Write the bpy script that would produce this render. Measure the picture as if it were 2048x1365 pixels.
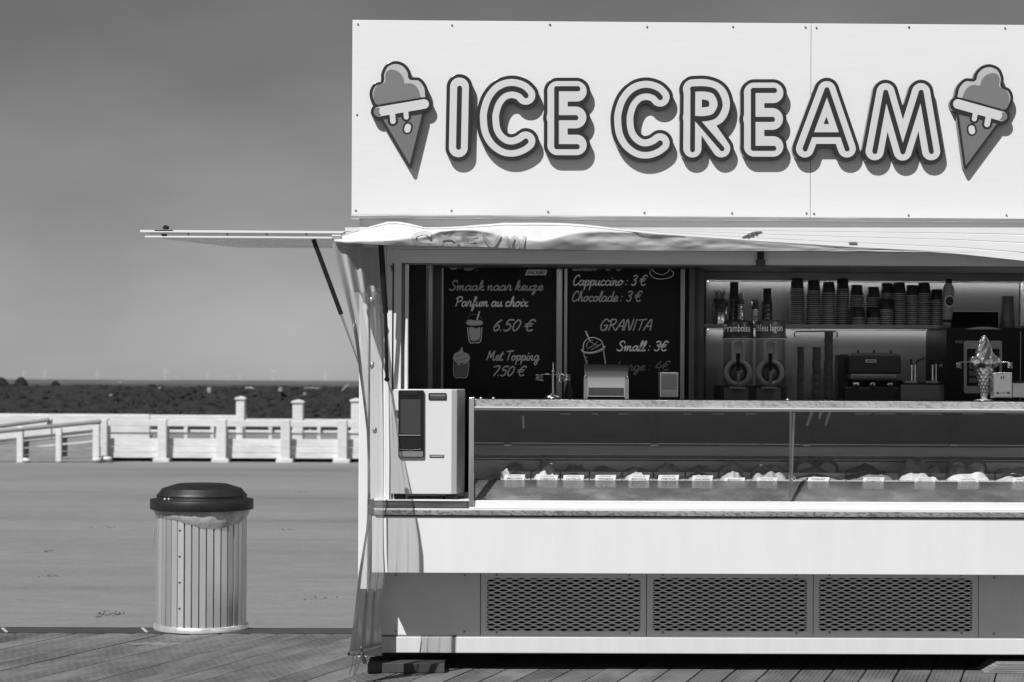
import bpy, math, random
import numpy as np
from mathutils import Vector, Matrix, noise as mnoise
random.seed(7)
R = math.radians
scene = bpy.context.scene
for _o in list(bpy.data.objects):
    bpy.data.objects.remove(_o)

# ------------------------------------------------------------------ camera
F = 3982.0                      # focal length in pixels of the 2048-wide photograph
ROLL, YAW = R(0.29), R(0.8)
CAMH, CAMD = 1.55, 10.48
PCX, PCY = 1024.0, 767.0        # principal point (rising lens: verticals stay parallel)
CAM = Vector((-CAMD * math.tan(YAW), -CAMD, CAMH))
FWD = Vector((math.sin(YAW), math.cos(YAW), 0))
RGT = Vector((math.cos(YAW), -math.sin(YAW), 0))
UP = Vector((0, 0, 1))
cam_d = bpy.data.cameras.new('camera')
cam = bpy.data.objects.new('camera', cam_d)
scene.collection.objects.link(cam)
cam_d.sensor_width = 36.0
cam_d.lens = F / 2048.0 * 36.0
cam_d.shift_y = (PCY - 682.5) / 2048.0
cam_d.clip_start = 0.1
cam_d.clip_end = 60000
cam_d.dof.use_dof = True
cam_d.dof.focus_distance = 10.5
cam_d.dof.aperture_fstop = 4.5
_r = RGT * math.cos(ROLL) + UP * math.sin(ROLL)
_u = UP * math.cos(ROLL) - RGT * math.sin(ROLL)
cam.matrix_world = Matrix((( _r.x, _u.x, -FWD.x, CAM.x), (_r.y, _u.y, -FWD.y, CAM.y),
                           (_r.z, _u.z, -FWD.z, CAM.z), (0, 0, 0, 1)))
scene.camera = cam

# ------------------------------------------------------------------ sky and sun (black-and-white photograph: neutral light)
SUNDIR = Vector((0.65, 1.0, -1.36)).normalized()         # the way the light travels
world = bpy.data.worlds.new('World')
scene.world = world
world.use_nodes = True
wn, wl = world.node_tree.nodes, world.node_tree.links
wn.clear()
w_out = wn.new('ShaderNodeOutputWorld')
w_bg = wn.new('ShaderNodeBackground')
w_bg.inputs['Strength'].default_value = 0.053
w_sky = wn.new('ShaderNodeTexSky')
w_sky.sky_type = 'NISHITA'
w_sky.sun_disc = False
w_sky.sun_elevation = math.asin(-SUNDIR.z)
w_sky.sun_rotation = math.atan2(-SUNDIR.x, -SUNDIR.y)
w_sky.air_density = 1.0
w_sky.dust_density = 0.3
w_sky.ozone_density = 1.0
w_sep = wn.new('ShaderNodeSeparateColor')
w_mr = wn.new('ShaderNodeMath'); w_mr.operation = 'MULTIPLY'; w_mr.inputs[1].default_value = 0.72
w_mg = wn.new('ShaderNodeMath'); w_mg.operation = 'MULTIPLY_ADD'; w_mg.inputs[1].default_value = 0.28
wl.new(w_sky.outputs[0], w_sep.inputs[0])
wl.new(w_sep.outputs[0], w_mr.inputs[0])
wl.new(w_sep.outputs[1], w_mg.inputs[0])
wl.new(w_mr.outputs[0], w_mg.inputs[2])
w_tc = wn.new('ShaderNodeTexCoord')
w_map = wn.new('ShaderNodeMapping'); w_map.inputs['Scale'].default_value = (5.0, 5.0, 11.0)
w_map.inputs['Location'].default_value = (1.3, 0.2, 0.4)
w_noise = wn.new('ShaderNodeTexNoise'); w_noise.inputs['Scale'].default_value = 1.6
w_noise.inputs['Detail'].default_value = 3; w_noise.inputs['Roughness'].default_value = 0.45
w_rng = wn.new('ShaderNodeMapRange')
w_rng.inputs[1].default_value = 0.38; w_rng.inputs[2].default_value = 0.72
w_rng.inputs[3].default_value = 0.89; w_rng.inputs[4].default_value = 1.10
w_mul = wn.new('ShaderNodeMath'); w_mul.operation = 'MULTIPLY'
wl.new(w_tc.outputs['Generated'], w_map.inputs[0]); wl.new(w_map.outputs[0], w_noise.inputs[0])
wl.new(w_noise.outputs[0], w_rng.inputs[0]); wl.new(w_rng.outputs[0], w_mul.inputs[0])
wl.new(w_mg.outputs[0], w_mul.inputs[1]); wl.new(w_mul.outputs[0], w_bg.inputs['Color'])
wl.new(w_bg.outputs[0], w_out.inputs[0])
sun_d = bpy.data.lights.new('sun', 'SUN')
sun_d.energy = 4.85
sun_d.angle = R(0.5)
sun_d.color = (1, 1, 1)
sun = bpy.data.objects.new('sun', sun_d)
sun.rotation_euler = SUNDIR.to_track_quat('-Z', 'Y').to_euler()
sun.location = (-6, -12, 12)
scene.collection.objects.link(sun)
vs = scene.view_settings
vs.view_transform = 'Standard'; vs.look = 'None'; vs.exposure = 0.0; vs.gamma = 1.0
vs.use_curve_mapping = False
scene.render.engine = 'CYCLES'
scene.cycles.max_bounces = 10
scene.cycles.transparent_max_bounces = 24
scene.cycles.caustics_reflective = False
scene.cycles.caustics_refractive = False
scene.cycles.sample_clamp_indirect = 6

# ------------------------------------------------------------------ helpers
COL = scene.collection
ORG = {}
def P(px, py, Y):
    """point of the plane y = Y that the photograph shows at pixel (px, py)"""
    a, b = px - PCX, py - PCY
    x = a * math.cos(ROLL) + b * math.sin(ROLL)
    y = -a * math.sin(ROLL) + b * math.cos(ROLL)
    d = FWD * F + RGT * x - UP * y
    t = (Y - CAM.y) / d.y
    return CAM + d * t
def PG(px, py, z=0.0):
    """point of the plane z = z at pixel"""
    a, b = px - PCX, py - PCY
    x = a * math.cos(ROLL) + b * math.sin(ROLL)
    y = -a * math.sin(ROLL) + b * math.cos(ROLL)
    d = FWD * F + RGT * x - UP * y
    t = (z - CAM.z) / d.z
    return CAM + d * t

def tag(o, label=None, cat=None, group=None, kind=None):
    if label: o['label'] = label
    if cat: o['category'] = cat
    if group: o['group'] = group
    if kind: o['kind'] = kind
    return o
def thing(name, loc, label, cat, group=None):
    o = bpy.data.objects.new(name, None)
    o.empty_display_size = 0.1
    o.location = loc
    COL.objects.link(o)
    ORG[o.name] = Vector(loc)
    return tag(o, label, cat, group)
def copy_tree(o, delta, parent=None):
    c = o.copy()
    COL.objects.link(c)
    if parent is None:
        c.location = o.location + Vector(delta)
    else:
        c.parent = parent
    ORG[c.name] = ORG[o.name] + Vector(delta)
    for ch in list(o.children):
        copy_tree(ch, delta, c)
    return c

class MB:
    def __init__(s): s.v, s.f, s.sm = [], [], []
    def add(s, vs_, fs_, smooth=False):
        n = len(s.v)
        s.v += [tuple(v) for v in vs_]
        for f in fs_:
            s.f.append(tuple(i + n for i in f)); s.sm.append(smooth)
        return s
    def box(s, x0, x1, y0, y1, z0, z1):
        v = [(x0,y0,z0),(x1,y0,z0),(x1,y1,z0),(x0,y1,z0),(x0,y0,z1),(x1,y0,z1),(x1,y1,z1),(x0,y1,z1)]
        return s.add(v, [(0,3,2,1),(4,5,6,7),(0,1,5,4),(1,2,6,5),(2,3,7,6),(3,0,4,7)])
    def pbox(s, px0, py0, px1, py1, y0, y1, yref=None):
        yr = y0 if yref is None else yref
        mx, my = (px0+px1)/2, (py0+py1)/2
        if px1 - px0 > 600: mx = 1400
        return s.box(P(px0,my,yr).x, P(px1,my,yr).x, y0, y1, P(mx,py1,yr).z, P(mx,py0,yr).z)
    def hexa(s, q, d):
        """prism: polygon q (list of Vectors, in order) pushed by vector d"""
        n = len(q); d = Vector(d)
        v = [Vector(p) for p in q] + [Vector(p) + d for p in q]
        fs = [tuple(range(n)), tuple(range(2*n-1, n-1, -1))]
        for i in range(n):
            j = (i+1) % n
            fs.append((j, i, i+n, j+n))
        return s.add(v, fs)
    def cyl(s, a, b, r0, r1=None, seg=16, caps=True, smooth=True):
        r1 = r0 if r1 is None else r1
        a, b = Vector(a), Vector(b)
        z = (b-a).normalized()
        x = z.orthogonal().normalized(); y = z.cross(x)
        v = []
        for c, r in ((a, r0), (b, r1)):
            for i in range(seg):
                t = 2*math.pi*i/seg
                v.append(c + x*(r*math.cos(t)) + y*(r*math.sin(t)))
        s.add(v, [(i, (i+1) % seg, (i+1) % seg + seg, i+seg) for i in range(seg)], smooth)
        if caps:
            s.add(v[:seg], [tuple(range(seg-1, -1, -1))]); s.add(v[seg:], [tuple(range(seg))])
        return s
    def tube(s, pts, r, seg=8, closed=False):
        pts = [Vector(p) for p in pts]
        n = len(pts); v = []
        rr = r if isinstance(r, (list, tuple)) else [r]*n
        ref = None
        for i, p in enumerate(pts):
            if closed: d = pts[(i+1) % n] - pts[i-1]
            else: d = pts[min(i+1, n-1)] - pts[max(i-1, 0)]
            d = d.normalized() if d.length > 1e-9 else Vector((0,0,1))
            x = (d.orthogonal() if ref is None else (ref - d*ref.dot(d)))
            x = x.normalized() if x.length > 1e-6 else d.orthogonal().normalized()
            ref = x
            y = d.cross(x)
            for k in range(seg):
                t = 2*math.pi*k/seg
                v.append(p + x*(rr[i]*math.cos(t)) + y*(rr[i]*math.sin(t)))
        fs = []
        for i in range(n if closed else n-1):
            j = (i+1) % n
            for k in range(seg):
                l = (k+1) % seg
                fs.append((i*seg+k, i*seg+l, j*seg+l, j*seg+k))
        s.add(v, fs, True)
        if not closed:
            s.add(v[:seg], [tuple(range(seg-1, -1, -1))]); s.add(v[-seg:], [tuple(range(seg))])
        return s
    def lathe(s, prof, c=(0,0,0), seg=32, smooth=True, sx=1, sy=1):
        c = Vector(c); v = []
        for r, z in prof:
            for i in range(seg):
                t = 2*math.pi*i/seg
                v.append((c.x + sx*r*math.cos(t), c.y + sy*r*math.sin(t), c.z + z))
        fs = []
        for j in range(len(prof)-1):
            for i in range(seg):
                k = (i+1) % seg
                fs.append((j*seg+i, j*seg+k, (j+1)*seg+k, (j+1)*seg+i))
        s.add(v, fs, smooth)
        return s
    def grid(s, rows, smooth=True):
        n = len(rows[0]); v = [p for r in rows for p in r]
        fs = [(i*n+j, i*n+j+1, (i+1)*n+j+1, (i+1)*n+j) for i in range(len(rows)-1) for j in range(n-1)]
        return s.add(v, fs, smooth)
    def blob(s, c, rx, ry, rz, seed=0, amp=0.2, freq=1.5, nu=14, nv=9, half=False):
        c = Vector(c); rows = []
        v0 = 0.0 if not half else 0.0
        vmax = math.pi if not half else math.pi*0.5
        for j in range(nv+1):
            ph = vmax*j/nv
            row = []
            for i in range(nu+1):
                th = 2*math.pi*(i % nu)/nu
                d = Vector((math.sin(ph)*math.cos(th), math.sin(ph)*math.sin(th), math.cos(ph)))
                k = 1 + amp*mnoise.noise(d*freq + Vector((seed*3.7, seed*1.3, seed*2.1)))*1.6
                row.append((c.x + rx*d.x*k, c.y + ry*d.y*k, c.z + rz*d.z*k))
            rows.append(row)
        return s.grid(rows)
    def data(s, name, origin=(0,0,0), recalc=True):
        o = Vector(origin)
        me = bpy.data.meshes.new(name)
        me.from_pydata([(x-o.x, y-o.y, z-o.z) for x, y, z in s.v], [], s.f)
        me.polygons.foreach_set('use_smooth', s.sm)
        me.update()
        return me
    def build(s, name, mat, parent=None, origin=None, bevel=0, solid=0, kind=None, label=None, subsurf=0):
        if parent is not None: o0 = ORG[parent.name]
        elif origin is None:
            xs = np.array(s.v); o0 = Vector(((xs[:,0].min()+xs[:,0].max())/2, (xs[:,1].min()+xs[:,1].max())/2, xs[:,2].min()))
        else: o0 = Vector(origin)
        me = s.data(name, o0)
        me.materials.append(mat)
        ob = bpy.data.objects.new(name, me)
        COL.objects.link(ob)
        ORG[ob.name] = o0
        if parent is not None: ob.parent = parent
        else: ob.location = o0
        if solid:
            m = ob.modifiers.new('solid', 'SOLIDIFY'); m.thickness = solid; m.offset = 0
        if subsurf:
            m = ob.modifiers.new('sub', 'SUBSURF'); m.levels = subsurf; m.render_levels = subsurf
        if bevel:
            m = ob.modifiers.new('bevel', 'BEVEL'); m.width = bevel; m.segments = 2; m.limit_method = 'ANGLE'
            m.angle_limit = R(35)
        if kind: ob['kind'] = kind
        if label: ob['label'] = label
        return ob

# ------------------------------------------------------------------ materials (all neutral greys, as the photograph is black and white)
MATS = {}
def mat(name, val, rough=0.5, metal=0.0, var=0.0, vscale=6.0, bump=0.0, bscale=40.0, stretch=(1,1,1), spec=0.5, coat=0.0, rvar=0.0, rnd=0.0):
    m = bpy.data.materials.new(name); m.use_nodes = True
    nt = m.node_tree; n, l = nt.nodes, nt.links
    b = n['Principled BSDF']
    b.inputs['Base Color'].default_value = (val, val, val, 1)
    b.inputs['Roughness'].default_value = rough
    b.inputs['Metallic'].default_value = metal
    b.inputs['Specular IOR Level'].default_value = spec
    b.inputs['Coat Weight'].default_value = coat
    tc = n.new('ShaderNodeTexCoord'); mp = n.new('ShaderNodeMapping')
    mp.inputs['Scale'].default_value = stretch
    l.new(tc.outputs['Object'], mp.inputs[0])
    oi = n.new('ShaderNodeObjectInfo')
    if var or rvar:
        t = n.new('ShaderNodeTexNoise'); t.inputs['Scale'].default_value = vscale
        t.inputs['Detail'].default_value = 6; t.inputs['Roughness'].default_value = 0.6
        l.new(mp.outputs[0], t.inputs['Vector'])
        if var:
            r = n.new('ShaderNodeMapRange')
            r.inputs[1].default_value = 0.3; r.inputs[2].default_value = 0.7
            r.inputs[3].default_value = val*(1-var); r.inputs[4].default_value = min(1, val*(1+var))
            l.new(t.outputs[0], r.inputs[0])
            src = r.outputs[0]
            if rnd:
                q = n.new('ShaderNodeMapRange'); q.inputs[3].default_value = 1-rnd; q.inputs[4].default_value = 1+rnd
                l.new(oi.outputs['Random'], q.inputs[0])
                mm = n.new('ShaderNodeMath'); mm.operation = 'MULTIPLY'
                l.new(src, mm.inputs[0]); l.new(q.outputs[0], mm.inputs[1]); src = mm.outputs[0]
            l.new(src, b.inputs['Base Color'])
        if rvar:
            r2 = n.new('ShaderNodeMapRange')
            r2.inputs[1].default_value = 0.3; r2.inputs[2].default_value = 0.7
            r2.inputs[3].default_value = max(0.02, rough-rvar); r2.inputs[4].default_value = min(1, rough+rvar)
            l.new(t.outputs[0], r2.inputs[0]); l.new(r2.outputs[0], b.inputs['Roughness'])
    if bump:
        t2 = n.new('ShaderNodeTexNoise'); t2.inputs['Scale'].default_value = bscale; t2.inputs['Detail'].default_value = 4
        l.new(mp.outputs[0], t2.inputs['Vector'])
        bp = n.new('ShaderNodeBump'); bp.inputs['Strength'].default_value = bump; bp.inputs['Distance'].default_value = 0.01
        l.new(t2.outputs[0], bp.inputs['Height']); l.new(bp.outputs[0], b.inputs['Normal'])
    MATS[name] = m
    return m
def emis(name, s, val=1.0):
    m = bpy.data.materials.new(name); m.use_nodes = True
    b = m.node_tree.nodes['Principled BSDF']
    b.inputs['Base Color'].default_value = (0.8,0.8,0.8,1)
    b.inputs['Emission Color'].default_value = (val,val,val,1); b.inputs['Emission Strength'].default_value = s
    return m
def glassmat(name, tint=1.0, refl_rough=0.0, extra=0.0, ior=1.5):
    """thin pane: clear film that lets sun through, mirrored by Fresnel"""
    m = bpy.data.materials.new(name); m.use_nodes = True
    n, l = m.node_tree.nodes, m.node_tree.links
    n.remove(n['Principled BSDF'])
    t = n.new('ShaderNodeBsdfTransparent'); t.inputs[0].default_value = (tint,)*3 + (1,)
    g = n.new('ShaderNodeBsdfGlossy'); g.inputs['Roughness'].default_value = refl_rough; g.inputs[0].default_value = (1,1,1,1)
    f = n.new('ShaderNodeLayerWeight'); f.inputs[0].default_value = 0.5
    pw = n.new('ShaderNodeMath'); pw.operation = 'POWER'; pw.inputs[1].default_value = 5.0
    l.new(f.outputs['Facing'], pw.inputs[0])
    a = n.new('ShaderNodeMath'); a.operation = 'MULTIPLY_ADD'; a.inputs[1].default_value = 0.9; a.inputs[2].default_value = 0.020 + extra
    mx = n.new('ShaderNodeMixShader')
    l.new(pw.outputs[0], a.inputs[0]); l.new(a.outputs[0], mx.inputs[0]); l.new(t.outputs[0], mx.inputs[1]); l.new(g.outputs[0], mx.inputs[2])
    l.new(mx.outputs[0], n['Material Output'].inputs[0])
    return m
M_white = mat('white_paint', 0.80, 0.45, var=0.03, vscale=3, bump=0.02, bscale=8)
M_sign = mat('sign_white_sheet', 0.80, 0.42, var=0.018, vscale=3.0, stretch=(1, 1, 24), bump=0.012, bscale=30)
M_panel = mat('front_white_panel', 0.80, 0.35, var=0.03, vscale=2.5, stretch=(3, 1, 0.6), bump=0.015, bscale=6)
M_skirt = mat('skirt_white', 0.70, 0.45, var=0.04, vscale=5, stretch=(4, 1, 0.5))
M_grey = mat('grey_powder_coat', 0.30, 0.5, var=0.05, vscale=4)
M_vent = mat('grey_vent_sheet', 0.82, 0.45, var=0.05, vscale=5)
M_alu = mat('aluminium', 0.62, 0.35, metal=0.85, var=0.08, vscale=14, stretch=(0.3, 1, 4), rvar=0.1)
M_chrome = mat('chrome', 0.85, 0.08, metal=1.0, rvar=0.05, vscale=9)
M_steel = mat('stainless_steel', 0.62, 0.27, metal=1.0, var=0.08, vscale=8, stretch=(0.4, 3, 3), rvar=0.10, bump=0.05, bscale=20)
M_black = mat('black_plastic', 0.014, 0.38, var=0.2, vscale=9, spec=0.3)
M_deep = mat('deep_black', 0.006, 0.35, spec=0.15)
M_blackgloss = mat('black_gloss', 0.012, 0.08)
M_dark = mat('dark_grey', 0.06, 0.5, var=0.15, vscale=6)
M_mid = mat('mid_grey', 0.20, 0.5, var=0.08, vscale=6)
M_light = mat('light_grey', 0.50, 0.45, var=0.05, vscale=6)
M_rubber = mat('black_rubber', 0.012, 0.75)
M_screw = mat('screw_steel', 0.30, 0.4, metal=0.7)
M_letterside = mat('letter_dark', 0.028, 0.22, var=0.08, vscale=4, coat=0.3)
M_letterface = mat('letter_face', 0.65, 0.4, var=0.02, vscale=4)
M_scoop = mat('scoop_grey', 0.20, 0.4, var=0.03, vscale=5)
M_wafer = mat('wafer_grey', 0.175, 0.4, var=0.03, vscale=5)
M_chalk = mat('board_black', 0.005, 0.6, var=0.3, vscale=5, spec=0.25)
M_chalkw = mat('chalk_white', 0.85, 0.8)
M_chalkg = mat('chalk_grey', 0.50, 0.8)
M_chalkd = mat('print_dark', 0.15, 0.8)
M_wall = mat('inside_wall', 0.42, 0.3, var=0.05, vscale=3, stretch=(1, 1, 0.2))
M_card = mat('card_white', 0.82, 0.5)
M_ink = mat('ink', 0.02, 0.6)
M_led = emis('led', 11.5)
M_lamp = emis('downlight_fill', 44.0)
# ------------------------------------------------------------------ ground, deck, shore
def ground_mat():
    m = mat('sand_paving', 0.27, 0.85, var=0.0)
    n, l = m.node_tree.nodes, m.node_tree.links
    b = n['Principled BSDF']
    tc = n.new('ShaderNodeTexCoord')
    def nz(scale, sc, det=5, ro=0.55):
        mp = n.new('ShaderNodeMapping'); mp.inputs['Scale'].default_value = sc
        t = n.new('ShaderNodeTexNoise'); t.inputs['Scale'].default_value = scale; t.inputs['Detail'].default_value = det
        t.inputs['Roughness'].default_value = ro
        l.new(tc.outputs['Object'], mp.inputs[0]); l.new(mp.outputs[0], t.inputs['Vector'])
        return t.outputs[0]
    def rng(s, a, b_, c, d):
        r = n.new('ShaderNodeMapRange'); l.new(s, r.inputs[0])
        for i, x in enumerate((a, b_, c, d)): r.inputs[i+1].default_value = x
        return r.outputs[0]
    def mul(a, c):
        k = n.new('ShaderNodeMath'); k.operation = 'MULTIPLY'; l.new(a, k.inputs[0]); l.new(c, k.inputs[1]); return k.outputs[0]
    big = rng(nz(0.30, (0.35, 1.0, 1)), 0.3, 0.7, 0.19, 0.25)
    band = rng(nz(1.1, (0.10, 1.0, 1), 3), 0.52, 0.75, 1.0, 0.80)
    fine = mul(rng(nz(28, (0.5, 1, 1), 4, 0.7), 0.3, 0.7, 0.86, 1.14), rng(nz(5, (0.5, 1, 1), 5, 0.7), 0.3, 0.7, 0.90, 1.10))
    spots = rng(nz(2.6, (1.0, 0.6, 1), 4, 0.7), 0.70, 0.76, 1.0, 0.35)
    l.new(mul(mul(mul(big, band), fine), spots), b.inputs['Base Color'])
    bp = n.new('ShaderNodeBump'); bp.inputs['Strength'].default_value = 0.25; bp.inputs['Distance'].default_value = 0.02
    l.new(nz(9, (0.6, 1, 1)), bp.inputs['Height']); l.new(bp.outputs[0], b.inputs['Normal'])
    return m
M_ground = ground_mat()
GZ = -0.17
mb = MB(); mb.add([(-60,-60,GZ),(60,-60,GZ),(60,66,GZ),(-60,66,GZ)], [(0,1,2,3)])
tag(mb.build('ground', M_ground, origin=(0,0,GZ)), kind='structure')

def deck_mat():
    m = mat('deck_board', 0.09, 0.65)
    n, l = m.node_tree.nodes, m.node_tree.links
    b = n['Principled BSDF']
    def mth(op, *a):
        k = n.new('ShaderNodeMath'); k.operation = op
        for i, x in enumerate(a):
            if isinstance(x, (int, float)): k.inputs[i].default_value = x
            else: l.new(x, k.inputs[i])
        return k.outputs[0]
    tc = n.new('ShaderNodeTexCoord'); sp = n.new('ShaderNodeSeparateXYZ'); oi = n.new('ShaderNodeObjectInfo')
    l.new(tc.outputs['Object'], sp.inputs[0])
    rx = mth('MULTIPLY', sp.outputs[0], 1/0.0225)
    row = mth('FLOOR', rx); fx = mth('FRACT', rx)
    ly = mth('FRACT', mth('ADD', mth('MULTIPLY', sp.outputs[1], 2.55/0.085), mth('MULTIPLY', row, 0.377)))
    d1 = mth('MULTIPLY', mth('LESS_THAN', mth('ABSOLUTE', mth('SUBTRACT', fx, 0.5)), 0.14), mth('LESS_THAN', ly, 0.66))
    t = n.new('ShaderNodeTexNoise'); t.inputs['Scale'].default_value = 3.0; t.inputs['Detail'].default_value = 7; t.inputs['Roughness'].default_value = 0.65
    off = n.new('ShaderNodeVectorMath'); off.operation = 'ADD'
    cx = n.new('ShaderNodeCombineXYZ'); l.new(mth('MULTIPLY', oi.outputs['Random'], 40), cx.inputs[0])
    l.new(tc.outputs['Object'], off.inputs[0]); l.new(cx.outputs[0], off.inputs[1]); l.new(off.outputs[0], t.inputs['Vector'])
    worn = n.new('ShaderNodeMapRange'); l.new(t.outputs[0], worn.inputs[0])
    for i, x in enumerate((0.35, 0.68, 0.62, 1.35)): worn.inputs[i+1].default_value = x
    wear = n.new('ShaderNodeMapRange'); l.new(t.outputs[0], wear.inputs[0])
    for i, x in enumerate((0.42, 0.6, 0.65, 0.15)): wear.inputs[i+1].default_value = x
    rn = mth('MULTIPLY_ADD', oi.outputs['Random'], 0.3, 0.85)
    base = mth('MULTIPLY', mth('MULTIPLY', worn.outputs[0], 0.150), rn)
    dash = mth('SUBTRACT', 1.0, mth('MULTIPLY', d1, wear.outputs[0]))
    l.new(mth('MULTIPLY', base, dash), b.inputs['Base Color'])
    bp = n.new('ShaderNodeBump'); bp.inputs['Strength'].default_value = 0.6; bp.inputs['Distance'].default_value = 0.004
    l.new(dash, bp.inputs['Height']); l.new(bp.outputs[0], b.inputs['Normal'])
    return m
M_deck = deck_mat()
M_deckb = mat('deck_under', 0.02, 0.9, var=0.2)
M_deckfar = mat('deck_far', 0.08, 0.7, var=0.2, vscale=3)
EDGE_Y = PG(300, 1267).y
dk = MB()
dk.box(-9, 9, -3.2, EDGE_Y, -0.16, -0.022)
deck = tag(dk.build('deck', M_deckb, origin=(0,0,-0.029)), kind='structure')
ORG[deck.name] = Vector((0,0,-0.029))
BW, BS = 0.1635, 0.1785
bl = MB(); bl.box(-BW/2, BW/2, -1, 1, 0.010, 0.0285)
bme = bl.data('deck_board'); bme.materials.append(M_deck)
k = 0
for i in range(-26, 24):
    x0 = i*BS
    th = R(21.3 + (16.4-21.3)*min(1, max(0, (x0+2.2)/3.2)))
    y1, y0 = EDGE_Y - 0.004, -2.6
    L = (y1-y0)/math.cos(th)
    o = bpy.data.objects.new('deck_board', bme)
    COL.objects.link(o); o.parent = deck
    ym = (y0+y1)/2
    o.location = (x0 + (ym-0.1)*math.tan(th), ym, random.uniform(-0.0015, 0.0015))
    o.rotation_euler = (random.uniform(-0.0008,0.0008), random.uniform(-0.004,0.004), -th)
    o.scale = (1.0, L/2, 1)
# the far part of the deck behind the photographer, plain
m2 = MB(); m2.box(-9, 9, -30, -3.21, -0.026, 0.0)
tag(m2.build('deck_walkway', M_deckfar, origin=(0,-16,-0.026)), kind='structure')
m2 = MB()
e1 = PG(300, 1256.5).y
m2.box(-9, 9, EDGE_Y+0.002, e1, -0.18, 0.004)
tag(m2.build('deck_edging', mat('edging', 0.045, 0.8, var=0.2, vscale=5), origin=(0,EDGE_Y,-0.029)), kind='structure')
m2 = MB()
for px in (282, 2):
    a, b_ = PG(px, 1257, 0.006), PG(px+8, 1265, 0.006)
    m2.hexa([a, a+Vector((0.018,0,0)), b_+Vector((0.018,0,0)), b_], (0,0,0.004))
m2.build('edge_clip', M_light, parent=deck)

# debris on the paving
M_debris = mat('leaf_litter', 0.04, 0.9, var=0.4, vscale=30)
def litter(px, py, w, n, seed, label):
    rs = random.Random(seed); c = PG(px, py, GZ)
    mb = MB()
    for _ in range(n):
        p = c + Vector((rs.uniform(-w, w), rs.gauss(0, w*0.9), 0.004))
        a = rs.uniform(0, 6.28); s_ = rs.uniform(0.004, 0.014)
        d = Vector((math.cos(a)*s_, math.sin(a)*s_, 0)); e = Vector((-d.y*0.5, d.x*0.5, 0))
        q = [p-d, p-e, p+d+Vector((0,0,s_*0.3)), p+e]
        mb.hexa(q, (0,0,0.004))
    mb.build('leaf_litter', M_debris)
    tag(bpy.data.objects[-1] if False else COL.objects[-1], label, 'litter', kind='stuff')
litter(222, 1229, 0.09, 30, 1, 'dark crumbs of leaf litter on the pale paving')
litter(205, 1056, 0.14, 12, 2, 'few dark crumbs on the paving left of the bin')
litter(100, 1104, 0.05, 7, 3, 'single dark crumb on the paving far left')
litter(600, 985, 0.10, 10, 4, 'dark specks on the paving behind the bin')
litter(575, 1060, 0.06, 6, 5, 'small dark speck on the paving right of the bin')
litter(640, 1194, 0.16, 12, 6, 'dark crumbs on the paving beside the curtain')
litter(100, 1155, 0.10, 10, 7, 'dark speck on the paving near the left edge')

# shore
M_rock = mat('armour_rock', 0.022, 0.9, var=0.55, vscale=1.2, bump=0.8, bscale=5, rnd=0.4)
M_rock2 = mat('bank_grass', 0.016, 0.95, var=0.6, vscale=1.5)
M_rockl = mat('pale_rock', 0.30, 0.9, var=0.4, vscale=4, rnd=0.2)
DY = 62.0
rows = []
nx = 120
for j, (yy, zz) in enumerate(((DY-3, -0.3), (DY, 0.0), (DY+4, 0.45), (DY+9, 0.95), (DY+14, 1.28), (DY+22, 1.33), (DY+40, 1.2), (DY+70, 0.5))):
    row = []
    for i in range(nx+1):
        x = -45 + 90*i/nx
        hz = 0.10*mnoise.noise(Vector((x*0.25, yy*0.3, 0))) + 0.06*mnoise.noise(Vector((x*1.1, yy*0.7, 3)))
        row.append((x, yy, zz + (hz if 0 < j < 7 else 0)))
    rows.append(row)
mb = MB().grid(rows)
tag(mb.build('shore_bank', M_rock2, origin=(0, DY, 0)), kind='structure')
mb = MB(); rs = random.Random(11)
ico_v = []
def rock(mb, c, r, seed, sq=0.7, nu=8, nv=5):
    mb.blob(c, r*rs.uniform(0.8,1.4), r*rs.uniform(0.8,1.2), r*sq*rs.uniform(0.7,1.2), seed=seed, amp=0.45, freq=1.1, nu=nu, nv=nv)
    for q in range(len(mb.sm)-nu*nv, len(mb.sm)): mb.sm[q] = False
for i in range(3600):
    t = rs.random()
    yy = DY + t*15
    zz = np.interp(yy, (DY, DY+4, DY+9, DY+14, DY+22), (0.0, 0.45, 0.95, 1.28, 1.33))
    rock(mb, (rs.uniform(-25, 2), yy, zz - 0.05), rs.uniform(0.08, 0.30)*(1.0-0.3*t), i)
tag(mb.build('rock_armour', M_rock, origin=(0, DY, 0)), 'dark rocks and scrub along the shore bank', 'rocks', kind='stuff')
def far(px, py, Y): return P(px, py, Y)
pale = [(418, 781, 5, 7, 'small upright pale stone on the dark bank left of the white posts'), (499, 777, 8, 4, 'pale stone above the leftmost capped white post'),
        (562, 781, 6, 6, 'pale slanted stone above and left of the middle white post'), (240, 767, 4, 3, 'tiny pale stone at the top of the bank above the ramp'),
        (321, 777, 4, 3, 'small pale stone at the bank top left of centre'), (222, 793, 4, 4, 'round pale pebble on the dark bank above the sloping handrail'),
        (610, 789, 3, 4, 'small pale stone right of the middle white post')]
for i, (px, py, w, h, lb) in enumerate(pale):
    Y = DY + 9
    c = P(px, py, Y); k = (Y+CAMD)/F
    mb = MB(); rock(mb, c, 1.0, 90+i)
    v = np.array(mb.v); cc = np.array(c)
    mb.v = [tuple(cc + (p-cc)*np.array([w*k, w*k, h*k*1.3])) for p in v]
    tag(mb.build('pale_stone', M_rockl), lb, 'stone')
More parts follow.
